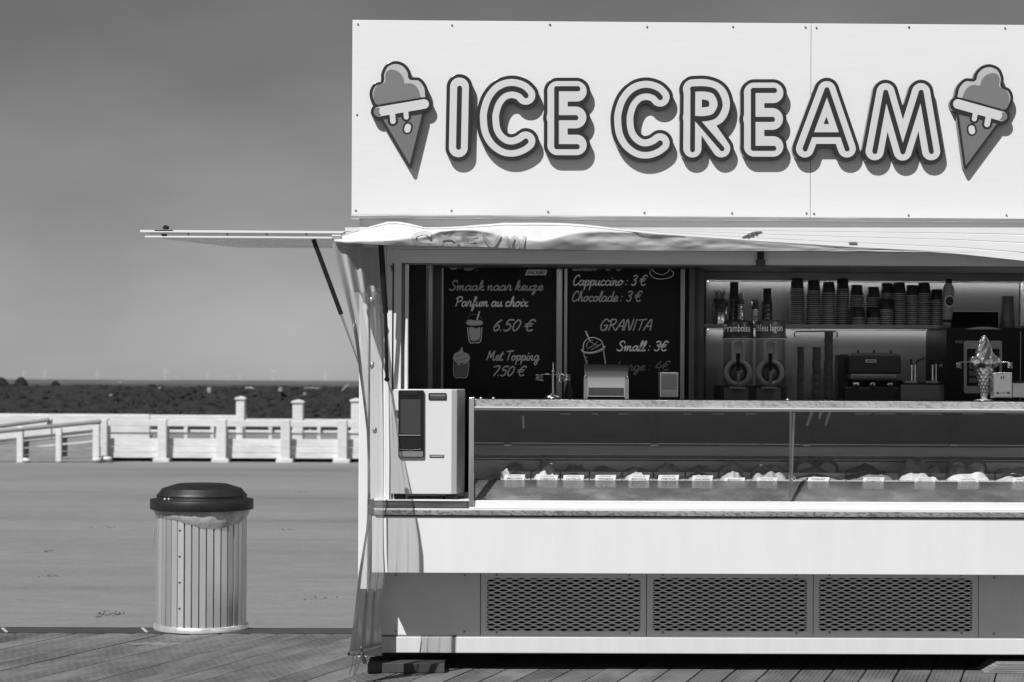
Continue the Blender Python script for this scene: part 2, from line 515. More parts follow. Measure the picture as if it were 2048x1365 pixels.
for i, (px, py, w, h, rz, lb) in enumerate(((624, 777, 16, 1.6, 0, 'long pale driftwood beam lying level on the dark bank'), (690, 776, 9, 1.6, -44, 'pale driftwood stick leaning on the bank beside the curtain'))):
    Y = DY + 8.5; c = P(px, py, Y); k = (Y+CAMD)/F
    d = Vector((math.cos(R(rz)), 0.1, -math.sin(R(rz))))*w*k
    mb = MB(); mb.tube([c-d, c-d*0.3+Vector((0,0,0.01)), c+d*0.4, c+d], [h*k*0.8, h*k, h*k*1.05, h*k*0.7], 7)
    tag(mb.build('driftwood', M_rockl), lb, 'driftwood')
for i, (x0, x1, py, lb) in enumerate(((-25, 21, 755, 'rounded dark bush on the skyline at the left edge'), (27, 57, 755, 'rounded dark bush on the skyline, second from the left edge'), (100, 122, 762.5, 'low dark bush bump on the skyline right of two bushes'))):
    Y = DY + 24; a, b_ = P(x0, 770, Y), P(x1, 770, Y); t = P(x1, py, Y)
    r = (b_.x-a.x)/2; bx_, bz = (a.x+b_.x)/2, 1.05
    o = thing('round_bush', (bx_, Y, bz), lb, 'bush', 'bushes on the skyline')
    mb = MB(); mb.blob((bx_, Y, bz), r, r, t.z-bz, seed=i+5, amp=0.10, freq=2.5, nu=20, nv=14)
    rs2 = random.Random(i)
    for _ in range(500):
        th, ph = rs2.uniform(0, 6.28), math.acos(rs2.uniform(0, 1))
        d = Vector((math.sin(ph)*math.cos(th)*r, math.sin(ph)*math.sin(th)*r, math.cos(ph)*(t.z-bz)))
        p = Vector((bx_, Y, bz)) + d*rs2.uniform(0.93, 1.02)
        e = Vector((rs2.uniform(-1,1), rs2.uniform(-1,1), rs2.uniform(-1,1)))*0.035; g = e.orthogonal().normalized()*0.02
        mb.add([p-e, p+g, p+e, p-g], [(0,1,2,3)])
    mb.build('crown', M_rock2, parent=o)
    MB().cyl((bx_, Y, bz-0.3), (bx_, Y, bz+0.2), 0.05, 0.03, 8).build('trunk', M_rock2, parent=o)
# sea out to the horizon
M_sea = mat('sea', 0.05, 0.35, var=0.15, vscale=0.02, bump=0.4, bscale=0.3)
mb = MB(); mb.add([(-30000, 120, -1.5), (30000, 120, -1.5), (30000, 42000, -1.5), (-30000, 42000, -1.5)], [(0,1,2,3)])
tag(mb.build('sea', M_sea, origin=(0, 120, -1.5)), kind='structure')
# far strip of land on the horizon
M_land = mat('far_land', 0.10, 1.0, var=0.2, vscale=0.01)
mb = MB(); rows = [[], [], []]
for i in range(161):
    x = -1500 + 3000*i/160
    h = 3.6 + 0.7*mnoise.noise(Vector((x*0.012, 0, 7))) + 0.4*mnoise.noise(Vector((x*0.05, 0, 2)))
    rows[0].append((x, 2600, -1.6)); rows[1].append((x, 2640, h)); rows[2].append((x, 2900, -1.6))
tag(mb.grid(rows).build('far_land', M_land, origin=(0, 2700, -1.6)), kind='structure')

# wind turbines far out at sea
M_turb = mat('turbine_paint', 0.75, 0.7)
turb = [(48, 739), (89, 738), (195, 741), (331, 737), (354, 748), (414, 742), (455, 746), (480, 747), (546, 738), (651, 742)]
words = ['first', 'second', 'third', 'fourth', 'fifth', 'sixth', 'seventh', 'eighth', 'ninth', 'tenth']
for i, (px, py) in enumerate(turb):
    Y = 9000.0
    hub = P(px, py + 6, Y); foot = Vector((hub.x, Y, -1.5))
    s_ = hub.z/50.0
    o = thing('wind_turbine', foot, 'faint pale wind turbine on the horizon, %s from the left' % words[i], 'wind turbine', 'wind turbines on the horizon')
    MB().cyl(foot, hub, 2.2*s_, 1.4*s_, 8).build('tower', M_turb, parent=o)
    MB().box(hub.x-1.6*s_, hub.x+1.6*s_, Y-3*s_, Y+5*s_, hub.z-1.5*s_, hub.z+1.7*s_).build('nacelle', M_turb, parent=o)
    a0 = random.uniform(0, 2.1)
    for q in range(3):
        a = a0 + q*2.0944
        d = Vector((math.sin(a), 0, math.cos(a))); e = Vector((d.z, 0, -d.x))
        c = hub + Vector((0, -3.6*s_, 0))
        MB().hexa([c - e*0.8*s_, c + d*6*s_ - e*1.5*s_, c + d*24*s_, c + d*6*s_ + e*0.6*s_], (0, 0.4*s_, 0)).build('blade', M_turb, parent=o)

# ------------------------------------------------------------------ white promenade railing
M_rail = mat('weathered_white_timber', 0.66, 0.7, var=0.14, vscale=7, stretch=(0.4, 1, 2.0), bump=0.25, bscale=14, rnd=0.05)
M_railg = mat('grey_timber', 0.24, 0.75, var=0.25, vscale=6, stretch=(0.4, 1, 2.0), bump=0.25, bscale=14, rnd=0.12)
FY = PG(450, 925, GZ).y
def rx(px, Y=None): return P(px, 870, FY if Y is None else Y).x
def rz(px, py, Y=None): return P(px, py, FY if Y is None else Y).z
rail = thing('timber_railing', (rx(450), FY, GZ), 'weathered white timber railing with stout posts and wide boards behind the paving', 'railing')
posts = [(202, 214), (315, 333), (432, 452), (561, 580), (675, 694), (795, 813), (915, 933)]
for a, b_ in posts:
    mb = MB(); mb.box(rx(a), rx(b_), FY, FY+0.42, GZ-0.02, rz(450, 839.5))
    mb.build('post', M_rail, parent=rail, bevel=0.015)
    mb = MB(); mb.box(rx(a-9), rx(b_+6), FY-0.03, FY+0.48, GZ-0.03, rz(450, 917.5))
    mb.build('post_foot', M_rail, parent=rail, bevel=0.02)
for i in range(len(posts)-1):
    a, b_ = rx(posts[i][1])+0.004, rx(posts[i+1][0])-0.004
    def bar(name, py0, py1, y0, y1):
        z1, z0 = rz(450, py0), rz(450, py1)
        mb = MB(); mb.box(a, b_, FY+y0, FY+y1, z0, z1)
        mb.build(name, M_rail, parent=rail, bevel=0.008)
    bar('top_rail', 841, 853.5, 0.03, 0.30)
    bar('pipe_rail', 866.5, 870, 0.16, 0.22)
    bar('board', 878.5, 894.6, 0.20, 0.27)
    bar('board', 895.4, 906.5, 0.19, 0.26)
    bar('board', 907.2, 917.5, 0.18, 0.25)
    MB().box(a, b_, FY+0.40, FY+0.46, GZ, GZ+0.12).build('gap_shade', M_rubber, parent=rail)  # black strip added behind the boards as the shade in the gap below
# low white wall and second row of posts behind it
WY = FY + 9
wl_ = MB(); wl_.box(P(-260, 830, WY).x, P(300, 830, WY).x, WY, WY+0.4, GZ, P(100, 828.5, WY).z); wl_.box(P(300, 830, WY).x, P(492, 830, WY).x, WY+0.02, WY+0.36, P(100, 846, WY).z, P(100, 828.5, WY).z-0.012)
tag(wl_.build('white_wall', M_rail, bevel=0.03), 'low white promenade wall behind the railing on the left', 'wall')
W2 = FY + 4
for px0, px1, py, lb in ((472, 489, 794, 'leftmost capped white post standing behind the railing'), (585, 606, 801, 'capped white post standing second behind the railing'), (702, 722, 798, 'white post behind the railing half hidden by the curtain')):
    o = thing('capped_post', (P((px0+px1)/2, 830, W2).x, W2, GZ), lb, 'post', 'capped posts behind the railing')
    MB().box(P(px0, 815, W2).x, P(px1, 815, W2).x, W2, W2+0.32, GZ, P(px0, py+6, W2).z).build('shaft', M_rail, parent=o, bevel=0.02)
    mb = MB()
    xa, xb, za = P(px0-2.5, 815, W2).x, P(px1+2, 815, W2).x, P(px0, py+6, W2).z
    zc = P(px0, py, W2).z
    mb.box(xa, xb, W2-0.03, W2+0.35, za, za+(zc-za)*0.7)
    mb.add([(xa,W2-0.03,za+(zc-za)*0.7),(xb,W2-0.03,za+(zc-za)*0.7),(xb,W2+0.35,za+(zc-za)*0.7),(xa,W2+0.35,za+(zc-za)*0.7),((xa+xb)/2,W2+0.16,zc+0.02)],
           [(0,1,4),(1,2,4),(2,3,4),(3,0,4)])
    mb.build('cap', M_rail, parent=o, bevel=0.01)
back = thing('back_railing', (P(500, 870, W2).x, W2, GZ), 'second thinner white railing seen through the gaps of the front one', 'railing')
for py0, py1 in ((838, 846), (861, 865.5), (884, 906)):
    MB().box(P(300, 870, W2).x, P(1000, 870, W2).x, W2+0.05, W2+0.13, P(500, py1, W2).z, P(500, py0, W2).z).build('rail', M_rail, parent=back, bevel=0.01)
for px in (372, 425, 482, 541, 638, 740):
    MB().box(P(px-3.5, 870, W2).x, P(px+3.5, 870, W2).x, W2-0.04, W2+0.04, GZ, P(500, 852, W2).z).build('baluster', M_rail, parent=back, bevel=0.008)
MB().hexa([P(592, 886, W2+0.2), P(598, 886, W2+0.2), P(624, 857, W2+0.2), P(618, 857, W2+0.2)], (0,0.06,0)).build('brace', M_rail, parent=back)
# sloping ramp railing at the left
RY = FY - 0.6
ramp = thing('ramp_railing', (P(110, 925, RY).x, RY, GZ), 'grey sloping ramp railing with round handrails at far left', 'railing')
for px0, px1, pt, pb, Y in ((33, 46, 853, 927, RY), (111, 123, 857, 925, RY), (185, 199, 848, 923, RY), (93, 103, 837, 880, RY+1.5)):
    rows = []
    a, b_ = P(px0, 890, Y).x, P(px1, 890, Y).x
    mb = MB(); mb.box(a, b_, Y, Y+0.12, max(GZ-0.02, P(px0, pb, Y).z), P(px0, pt, Y).z)
    mb.build('post', M_rail, parent=ramp, bevel=0.025)
for (xa, ya, xb, yb, r, Y) in ((-60, 869, 202, 843.5, 0.045, RY+0.02), (-60, 861, 98, 840, 0.045, RY+1.45)):
    MB().tube([P(xa, ya, Y), P((xa+xb)/2, (ya+yb)/2, Y), P(xb, yb, Y)], r, 10).build('handrail', M_railg, parent=ramp)
for (xa, ya, xb, yb, h, Y, m_) in ((-60, 893, 190, 866, 7, RY+0.14, M_rail), (-60, 905, 190, 881, 12, RY+0.16, M_railg), (-60, 920, 190, 896, 12, RY+0.16, M_railg), (-60, 933, 190, 910, 12, RY+0.16, M_railg)):
    q = [P(xa, ya, Y), P(xb, yb, Y), P(xb, yb-h, Y), P(xa, ya-h, Y)]
    for v in q: v.z = max(v.z, GZ+0.005)
    MB().hexa(q, (0, 0.05, 0)).build('board', m_, parent=ramp)
for px, py in ((52, 921), (193, 920), (215, 918)):
    MB().blob(P(px, py, RY-0.08), 0.09, 0.07, 0.05, seed=px, amp=0.2).build('footing', M_rail, parent=ramp)

# ------------------------------------------------------------------ litter bin
BINY = PG(402, 1269).y + 0.285
bc = Vector((P(402.5, 1269, BINY).x, BINY, 0.0))
kb = (BINY + CAMD)/F
binn = thing('litter_bin', bc, 'round ribbed metal litter bin with black domed lid on the deck', 'litter bin')
M_binm = mat('bin_metal', 0.72, 0.32, metal=0.72, var=0.14, vscale=6, stretch=(1, 1, 0.12), rvar=0.10, rnd=0.22)
M_bini = mat('bin_inner', 0.05, 0.55, metal=0.4, var=0.1)
M_lid = mat('bin_lid', 0.013, 0.50, var=0.35, vscale=10, rvar=0.1)
zr = 0.71; r0 = 0.280
MB().lathe([(r0-0.019, 0.03), (r0-0.019, zr)], bc, 48).build('drum', M_bini, parent=binn)
MB().lathe([(r0+0.016, 0.004), (r0+0.017, 0.03), (r0+0.010, 0.036), (r0-0.01, 0.036)], bc, 64).build('base_ring', M_binm, parent=binn)
NS = 38
sl = MB(); w = 2*math.pi*r0/NS*0.80
sl.add([(-w/2, 0, 0.036), (w/2, 0, 0.036), (w/2, 0, zr), (-w/2, 0, zr), (-w/2-0.003, 0.018, 0.036), (w/2+0.003, 0.018, 0.036), (w/2+0.003, 0.018, zr), (-w/2-0.003, 0.018, zr)],
       [(0,1,2,3), (1,5,6,2), (4,0,3,7), (3,2,6,7), (0,4,5,1)])
sme = sl.data('rib'); sme.materials.append(M_binm)
for i in range(NS):
    o = bpy.data.objects.new('rib', sme); COL.objects.link(o); o.parent = binn
    a_ = 2*math.pi*i/NS + random.uniform(-0.006, 0.006)
    o.location = (r0*math.sin(a_), -r0*math.cos(a_), 0)
    o.rotation_euler = (0, 0, a_ + random.uniform(-0.13, 0.13))
rows = []
for j, (dr, dz) in enumerate(((0.004, 0.0), (0.014, 0.25), (0.018, 0.55), (0.010, 0.85), (0.006, 1.0))):
    row = []
    for i in range(73):
        t = 2*math.pi*(i % 72)/72
        sag = 0.035 + 0.060*max(0, math.cos(t + math.pi/2 - 0.45))**3 + 0.012*mnoise.noise(Vector((math.cos(t)*3, math.sin(t)*3, 1)))
        zz = 0.778 - (1-dz)*(sag + 0.035)
        rr = r0 + dr + 0.010*mnoise.noise(Vector((math.cos(t)*6, math.sin(t)*6, dz*3)))*(1 if 0 < j < 4 else 0.3)
        row.append((bc.x + rr*math.cos(t), bc.y + rr*math.sin(t), zz))
    rows.append(row)
mb = MB().grid(rows)
mb.build('bin_bag', mat('bag_film', 0.36, 0.22, var=0.25, vscale=9, bump=0.5, bscale=25, coat=0.4), parent=binn)
rb = 0.322
lid = MB().lathe([(rb-0.035, 0.751), (rb-0.003, 0.752), (rb, 0.756), (rb, 0.811), (rb-0.003, 0.815), (rb-0.038, 0.817)], bc, 64)
lidm = lid.build('lid_rim', M_lid, parent=binn)
d8 = MB(); dp = [(rb-0.038, 0.813), (rb-0.044, 0.838), (rb-0.052, 0.853), (rb-0.075, 0.882), (rb-0.165, 0.910), (0.001, 0.916)]
for q0, q1 in zip(dp[:-1], dp[1:]): d8.lathe([q0, q1], bc, 56)
d8.build('lid_dome', M_lid, parent=binn)
MB().lathe([(rb-0.043, 0.836), (rb-0.038, 0.838), (rb-0.042, 0.843)], bc, 56).build('lid_ridge', M_lid, parent=binn)
for px in (330, 338):
    p = P(px, 999, BINY-0.22)
    MB().blob(p, 0.008, 0.006, 0.008, amp=0).build('rivet', M_light, parent=binn)
for z_ in (0.155, 0.315, 0.475, 0.635):
    t = R(-90-20)
    MB().blob((bc.x + (r0+0.001)*math.cos(t), bc.y + (r0+0.001)*math.sin(t), z_), 0.008, 0.004, 0.006, amp=0.3).build('rivet', M_dark, parent=binn)
hx = bc.x - r0 - 0.006
MB().tube([(hx+0.01, bc.y-0.03, 0.65), (hx-0.008, bc.y-0.035, 0.62), (hx-0.012, bc.y-0.035, 0.56), (hx+0.006, bc.y-0.03, 0.50)], 0.005, 8).build('handle', M_binm, parent=binn)

# blown sand lying on the deck in front of the bin
M_sand = mat('blown_sand', 0.20, 0.95, var=0.25, vscale=30)
for (px0, px1, py, hh, sd, lb) in ((255, 372, 1287, 0.030, 1, 'pale streak of blown sand on the boards in front of the bin'), (560, 690, 1262, 0.012, 2, 'thin line of blown sand along the deck edge by the curtain')):
    rows = [[], [], []]
    for i in range(41):
        t = i/40
        c_ = PG(px0 + (px1-px0)*t, py + 2*mnoise.noise(Vector((t*4, sd, 0))), 0.003)
        w_ = hh*(0.2 + 1.2*math.sin(math.pi*t)*(0.6 + 0.9*mnoise.noise(Vector((t*9, sd, 3)))))
        for r_, s_ in zip(rows, (-1, 0, 1)):
            r_.append((c_.x, c_.y + s_*max(0.004, w_)*2.2, 0.0035 if s_ == 0 else 0.0004))
    tag(MB().grid(rows).build('blown_sand', M_sand), lb, 'sand', kind='stuff')
# ------------------------------------------------------------------ kiosk body
XR = P(2048, 900, 0).x + 0.55                    # right end, outside the frame
XL = P(717, 900, 0.02).x
RY_ = 0.268                                        # plane of the recessed vent panels
BACK = 1.95
kiosk = thing('ice_cream_kiosk', ((XL+XR)/2, 1.0, 0.0), 'white ice cream kiosk trailer with open serving hatch on the deck', 'kiosk')
def zz(py, Y=0.0, px=1400): return P(px, py, Y).z
def xx(px, Y=0.0, py=900): return P(px, py, Y).x
ZROOF = zz(436)
MB().box(XL, XL+0.05, 0.03, 2.3, 0.10, ZROOF).build('side_wall', M_white, parent=kiosk, bevel=0.006)
MB().box(XR-0.05, XR, 0.03, 2.3, 0.10, ZROOF).build('side_wall', M_white, parent=kiosk)
MB().box(XL, XR, 2.30, 2.35, 0.10, ZROOF).build('rear_wall', M_white, parent=kiosk)
MB().box(XL-0.01, XR, -0.005, 2.36, ZROOF+0.001, ZROOF+0.05).build('roof', M_white, parent=kiosk)
MB().box(XL+0.05, XR-0.05, 0.42, 2.29, 0.12, 0.16).build('floor', M_dark, parent=kiosk)
MB().box(XL+0.05, XR-0.05, 0.10, 2.29, zz(505)-0.0, zz(505)+0.02).build('ceiling', M_light, parent=kiosk)
# upper face under the sign, lintel
MB().box(XL, XR, 0.0, 0.03, zz(501), ZROOF).build('upper_face', M_white, parent=kiosk)
lin = MB().box(xx(774, 0.0, 515), XR-0.06, 0.031, 0.085, zz(529.5, 0.03), zz(502, 0.03)).build('lintel', mat('lintel_white', 0.80, 0.4, var=0.06, vscale=4, stretch=(0.3,1,4)), parent=kiosk, bevel=0.004)
MB().box(xx(774, 0.0, 515), XR-0.06, 0.040, 0.095, zz(532.0, 0.03), zz(529.8, 0.03)).build('lintel_lip', M_mid, parent=kiosk)
# corner pillar of several profiles (butted side by side)
zt, zb = zz(501), 0.935
for i, (a, b_, y0, m_) in enumerate(((741, 772, 0.03, M_white), (772.3, 784, 0.02, M_white), (784.2, 787, 0.05, M_rubber), (787.2, 802, 0.03, M_white), (802.2, 809, 0.09, M_light), (809.2, 815.5, 0.05, M_white))):
    MB().box(xx(a, y0, 700), xx(b_, y0, 700), y0, y0+0.10, zb, zt).build('pillar_profile', m_, parent=kiosk, bevel=0.002)
MB().hexa([P(774, 531, 0.018), P(786, 531, 0.018), P(784, 546, 0.018), P(780, 531.5, 0.018)], (0, 0.01, 0)).build('bracket', M_mid, parent=kiosk)
# counter, trims, front panel
LEDZ = 0.935
def trim_mat(dk_, lt_):
    m = mat('reflection_trim', 0.55, 0.25, metal=0.35)  # dark waves in the colour imitate deck boards mirrored by polished steel
    n, l = m.node_tree.nodes, m.node_tree.links
    b = n['Principled BSDF']
    tc = n.new('ShaderNodeTexCoord'); mp = n.new('ShaderNodeMapping'); mp.inputs['Scale'].default_value = (1, 1, 2.6)
    mp.inputs['Rotation'].default_value = (0, R(35), 0)
    l.new(tc.outputs['Object'], mp.inputs[0])
    w = n.new('ShaderNodeTexWave'); w.inputs['Scale'].default_value = 5.5; w.inputs['Distortion'].default_value = 16
    w.inputs['Detail'].default_value = 3; w.inputs['Detail Scale'].default_value = 2.2
    l.new(mp.outputs[0], w.inputs['Vector'])
    nz = n.new('ShaderNodeTexNoise'); nz.inputs['Scale'].default_value = 4; l.new(tc.outputs['Object'], nz.inputs['Vector'])
    cr = n.new('ShaderNodeMapRange'); l.new(w.outputs[0], cr.inputs[0])
    for i, x in enumerate((0.0, 0.30, dk_, lt_)): cr.inputs[i+1].default_value = x
    mx = n.new('ShaderNodeMath'); mx.operation = 'MULTIPLY'
    r2 = n.new('ShaderNodeMapRange'); l.new(nz.outputs[0], r2.inputs[0])
    for i, x in enumerate((0.3, 0.7, 0.75, 1.15)): r2.inputs[i+1].default_value = x
    l.new(cr.outputs[0], mx.inputs[0]); l.new(r2.outputs[0], mx.inputs[1]); l.new(mx.outputs[0], b.inputs['Base Color'])
    return m
M_trim = trim_mat(0.16, 0.40)
M_trimt = trim_mat(0.36, 0.56)
M_wood = mat('dark_grained_edge', 0.10, 0.3, var=0.6, vscale=9, stretch=(0.5, 1, 6))
XF = xx(744, 0, 1090)
MB().box(XF, XR, 0.0, 0.03, zz(1148.5), zz(1036)).build('front_panel', M_panel, parent=kiosk, bevel=0.003)
MB().box(XF, XR, 0.031, RY_+0.02, zz(1148.5)+0.004, zz(1148.5)+0.03).build('panel_underside', M_grey, parent=kiosk)
MB().box(XF+0.012, XR, 0.006, 0.03, zz(1035.9), zz(1033.2)).build('shadow_gap', M_dark, parent=kiosk)
MB().box(xx(749), XR, -0.014, 0.03, zz(1033), zz(1023)).build('counter_trim', M_trim, parent=kiosk, bevel=0.004)
MB().box(xx(749), XR, -0.010, 0.04, zz(1022.8), zz(1019.5)).build('counter_strip', M_white, parent=kiosk, bevel=0.001)
MB().box(xx(750), xx(936), 0.0, 0.04, zz(1019.2), zz(1005.5)).build('ledge_front', M_wood, parent=kiosk, bevel=0.002)
MB().box(xx(748), xx(939), -0.006, 0.75, zz(1005.2), zz(1002.0)).build('counter_ledge', M_white, parent=kiosk, bevel=0.003)
MB().box(xx(939.5), XR, -0.004, 0.9, zz(1019.2), zz(1016.6)).build('counter_top', M_white, parent=kiosk, bevel=0.002)
MB().box(XF+0.02, XR-0.06, 0.031, 0.06, zz(1148.5)+0.032, zz(1036)).build('counter_core', M_mid, parent=kiosk)
# recessed vent panels and skirt
zv0, zv1 = zz(1272.5, RY_), zz(1146, RY_)+0.02
def panel(px0, px1, y=RY_):
    return xx(px0, y, 1210), xx(px1, y, 1210)
def screws(par, pts, Y, r=0.0075, m_=None):
    for px, py in pts:
        p = P(px, py, Y)
        MB().cyl((p.x, Y-0.004, p.z), (p.x, Y+0.002, p.z), r*0.8, r, 10).build('screw', m_ or M_screw, parent=par)
for k_, (a, b_) in enumerate(((742, 960.3), (1957.5, 2220))):
    x0, x1 = panel(a, b_)
    o = MB().box(x0, x1, RY_, RY_+0.02, zv0, zv1).build('blank_panel', M_vent, parent=kiosk, bevel=0.002)
    screws(o, ((791, 1263), (929, 1264), (792, 1150.5), (930, 1151)) if k_ == 0 else ((1988, 1268), (1989, 1156)), RY_)
W_, H_, T_ = 0.0655, 0.01325, 0.0072
for k_, (a, b_, c, d) in enumerate(((961.7, 1292.2, 974, 1281), (1293.8, 1625.8, 1306, 1614), (1627.2, 1956, 1638, 1945))):
    x0, x1 = panel(a, b_); gx0, gx1 = panel(c, d)
    mxp = (a+b_)/2
    gz1, gz0 = P(mxp, 1157, RY_).z, P(mxp, 1263, RY_).z
    # frame with rounded opening
    q = []
    rr = 0.022
    for cx, cz, t0 in ((gx1-rr, gz1-rr, 0), (gx0+rr, gz1-rr, 90), (gx0+rr, gz0+rr, 180), (gx1-rr, gz0+rr, 270)):
        for s_ in range(7):
            t = R(t0 + 15*s_); q.append((cx + rr*math.cos(t), cz + rr*math.sin(t)))
    outer = []
    for px_, pz in q:
        pass
    corners = [(x1, zv1), (x0, zv1), (x0, zv0), (x1, zv0)]
    mb = MB(); n = len(q)
    ov = []
    for i, (px_, pz) in enumerate(q):
        ci = i//7; f = (i % 7)/6
        cx, cz = corners[ci]
        sx, sz = (gx1 if ci in (0, 3) else gx0), (gz1 if ci in (0, 1) else gz0)
        ov.append((cx, cz) if i % 7 == 3 else ((cx, pz) if ((ci in (0, 2)) == (f < .5)) else (px_, cz)))
    for Yv in (RY_, RY_+0.015):
        pass
    v = [(x_, RY_, z_) for x_, z_ in q] + [(x_, RY_, z_) for x_, z_ in ov] + [(x_, RY_+0.014, z_) for x_, z_ in q] + [(x_, RY_+0.014, z_) for x_, z_ in ov]
    fs = []
    for i in range(n):
        j = (i+1) % n
        fs += [(i, j, j+n, i+n), (j, i, i+2*n, j+2*n), (i+n, j+n, j+3*n, i+3*n)]
    mb.add(v, fs)
    fr = mb.build('vent_panel', M_vent, parent=kiosk)
    # expanded metal
    g = MB(); rows_n = int((gz1-gz0)/H_) + 2
    nx_ = int((gx1-gx0)/(W_/2)) + 2
    a_ = (H_-T_)/2 + 0.0003
    for r_ in range(rows_n):
        zc = gz0 + r_*H_
        yo = 0.010 + (0.0006 if r_ % 2 else 0)
        for i in range(nx_):
            s0 = 1 if (i + r_) % 2 == 0 else -1
            xA = gx0 - 0.01 + i*W_/2
            fl = 0.17*W_/2
            seg = [(xA, s0), (xA+fl, s0), (xA+W_/2-fl, -s0), (xA+W_/2, -s0)]
            for (xa, sa), (xb, sb) in zip(seg[:-1], seg[1:]):
                if xb < gx0-0.008 or xa > gx1+0.008: continue
                za, zb_ = zc + a_*sa, zc + a_*sb
                if max(za, zb_) > gz1+0.008: continue
                y0, y1 = RY_+yo+0.0015, RY_+yo+0.0005
                g.add([(xa, y1, za-T_/2), (xb, y1, zb_-T_/2), (xb, y0, zb_+T_/2), (xa, y0, za+T_/2), (xa, y1+0.004, za-T_/2), (xb, y1+0.004, zb_-T_/2)],
                      [(0,1,2,3), (4,5,1,0)])
    g.build('vent_mesh', M_vent, parent=fr, kind='stuff')
    MB().box(gx0-0.02, gx1+0.02, RY_+0.10, RY_+0.11, gz0-0.02, gz1+0.02).build('vent_backing', M_rubber, parent=fr)
    s1 = (a+32, 1265.5), (b_-33, 1266.5), (a+32, 1150.2), (b_-33, 1151)
    screws(fr, s1, RY_)
MB().box(panel(742, 0)[0], XR, RY_-0.004, RY_+0.02, zz(1275.6, RY_), zz(1273.0, RY_)).build('skirt_edge', M_mid, parent=kiosk)
skx = xx(763, RY_-0.01, 1290)
MB().box(skx, XR, RY_-0.012, RY_+0.03, zz(1308, RY_-0.01), zz(1276, RY_-0.01)).build('skirt', M_skirt, parent=kiosk, bevel=0.004)
MB().box(XL+0.02, XR, RY_+0.04, 2.25, 0.085, 0.12).build('chassis', M_rubber, parent=kiosk)
MB().box(xx(765, RY_+0.03, 1310), xx(778, RY_+0.03, 1310), RY_+0.035, RY_+0.10, 0.03, 0.12).build('support_leg', M_rubber, parent=kiosk, bevel=0.004)
p0, p1 = P(735, 1330, RY_-0.12), P(889, 1330, RY_-0.12)
blk = MB().box(p0.x, p1.x, RY_-0.12, RY_+0.14, 0.002, 0.052)
tag(blk.build('packing_beam', mat('grey_beam', 0.06, 0.7, var=0.3, vscale=8, stretch=(0.5,1,3)), bevel=0.003), 'flat grey beam packed under the left corner of the kiosk', 'beam')
# timber wedge at right
w0 = PG(1972, 1347); w1 = PG(2110, 1347)
wz = thing('timber_wedge', (w0.x+0.2, w0.y+0.1, 0.0), 'slatted timber wedge lying under the right part of the kiosk', 'wedge')
M_timb = mat('raw_timber', 0.24, 0.8, var=0.4, vscale=9, stretch=(0.3, 1, 6))
for i in range(5):
    z0 = 0.001 + i*0.011
    MB().hexa([Vector((w0.x+0.016*i, w0.y, z0)), Vector((w1.x, w0.y, z0)), Vector((w1.x, w0.y, z0+0.009)), Vector((w0.x+0.016*i+0.012, w0.y, z0+0.009))], (0, 0.22, 0)).build('slat', M_timb, parent=wz)

# ------------------------------------------------------------------ sign board
SY = -0.052
sign = thing('shop_sign', (xx(1390, SY, 430), SY, zz(440, SY)), 'long white ICE CREAM sign board with raised letters above the hatch', 'sign')
zs0, zs1 = zz(434.5, SY, 1400), zz(45.5, SY, 1400)
xs0 = xx(704, SY, 240); seam = xx(1621.6, SY, 240)
MB().box(xs0, seam-0.0012, SY, SY+0.03, zs0, zs1).build('sign_panel', M_sign, parent=sign, bevel=0.0015)
MB().box(seam+0.0012, XR, SY, SY+0.03, zs0, zs1).build('sign_panel', M_sign, parent=sign, bevel=0.0015)
MB().box(xs0+0.01, XR, SY+0.031, SY+0.045, zs0-0.0, zs1-0.01).build('sign_backing', M_light, parent=sign)
MB().box(xs0-0.002, XR, SY-0.006, SY+0.06, zz(441.5, SY), zz(434.9, SY)).build('sign_trim', M_alu, parent=sign, bevel=0.002)
scr = [(716, 49), (904, 51), (1100, 50), (1294, 54), (1466, 54), (1611, 55), (1633, 56), (1818, 55), (2010, 57), (714, 230), (711.5, 421.5), (903, 422), (1096, 424), (1289, 426), (1464, 427), (1613, 427), (1628, 428), (1817, 431), (2013, 431)]
for i, (px, py) in enumerate(scr):
    p = P(px, py, SY)
    MB().cyl((p.x, SY-0.004, p.z), (p.x, SY+0.001, p.z), 0.0045, 0.006, 10).build('screw', M_ink if i in (2, 7) else M_screw, parent=sign)

# ---- shapes from distance fields
def contours(field, x0, y0, h):
    ny, nx = field.shape
    s = field < 0
    segs = {}
    def pt(i, j, i2, j2):
        a, b = field[i, j], field[i2, j2]
        t = a/(a-b)
        return (x0 + (j + (j2-j)*t)*h, y0 + (i + (i2-i)*t)*h)
    c = s[:-1, :-1].astype(int) + 2*s[:-1, 1:] + 4*s[1:, 1:] + 8*s[1:, :-1]
    E = {'b': lambda i, j: ((i, j), (i, j+1)), 'r': lambda i, j: ((i, j+1), (i+1, j+1)), 't': lambda i, j: ((i+1, j), (i+1, j+1)), 'l': lambda i, j: ((i, j), (i+1, j))}
    T = {1: ['lb'], 2: ['br'], 3: ['lr'], 4: ['rt'], 5: ['lt', 'rb'], 6: ['bt'], 7: ['lt'], 8: ['tl'], 9: ['tb'], 10: ['bl', 'tr'], 11: ['tr'], 12: ['rl'], 13: ['rb'], 14: ['bl']}
    nxt = {}
    for i, j in zip(*np.nonzero((c > 0) & (c < 15))):
        for sg in T[int(c[i, j])]:
            nxt[E[sg[0]](i, j)] = E[sg[1]](i, j)
    loops = []
    while nxt:
        st = next(iter(nxt)); k = st; loop = []
        while k in nxt:
            (a, b) = k
            loop.append(pt(a[0], a[1], b[0], b[1]))
            k = nxt.pop(k)
        if len(loop) > 8: loops.append(loop)
    return loops
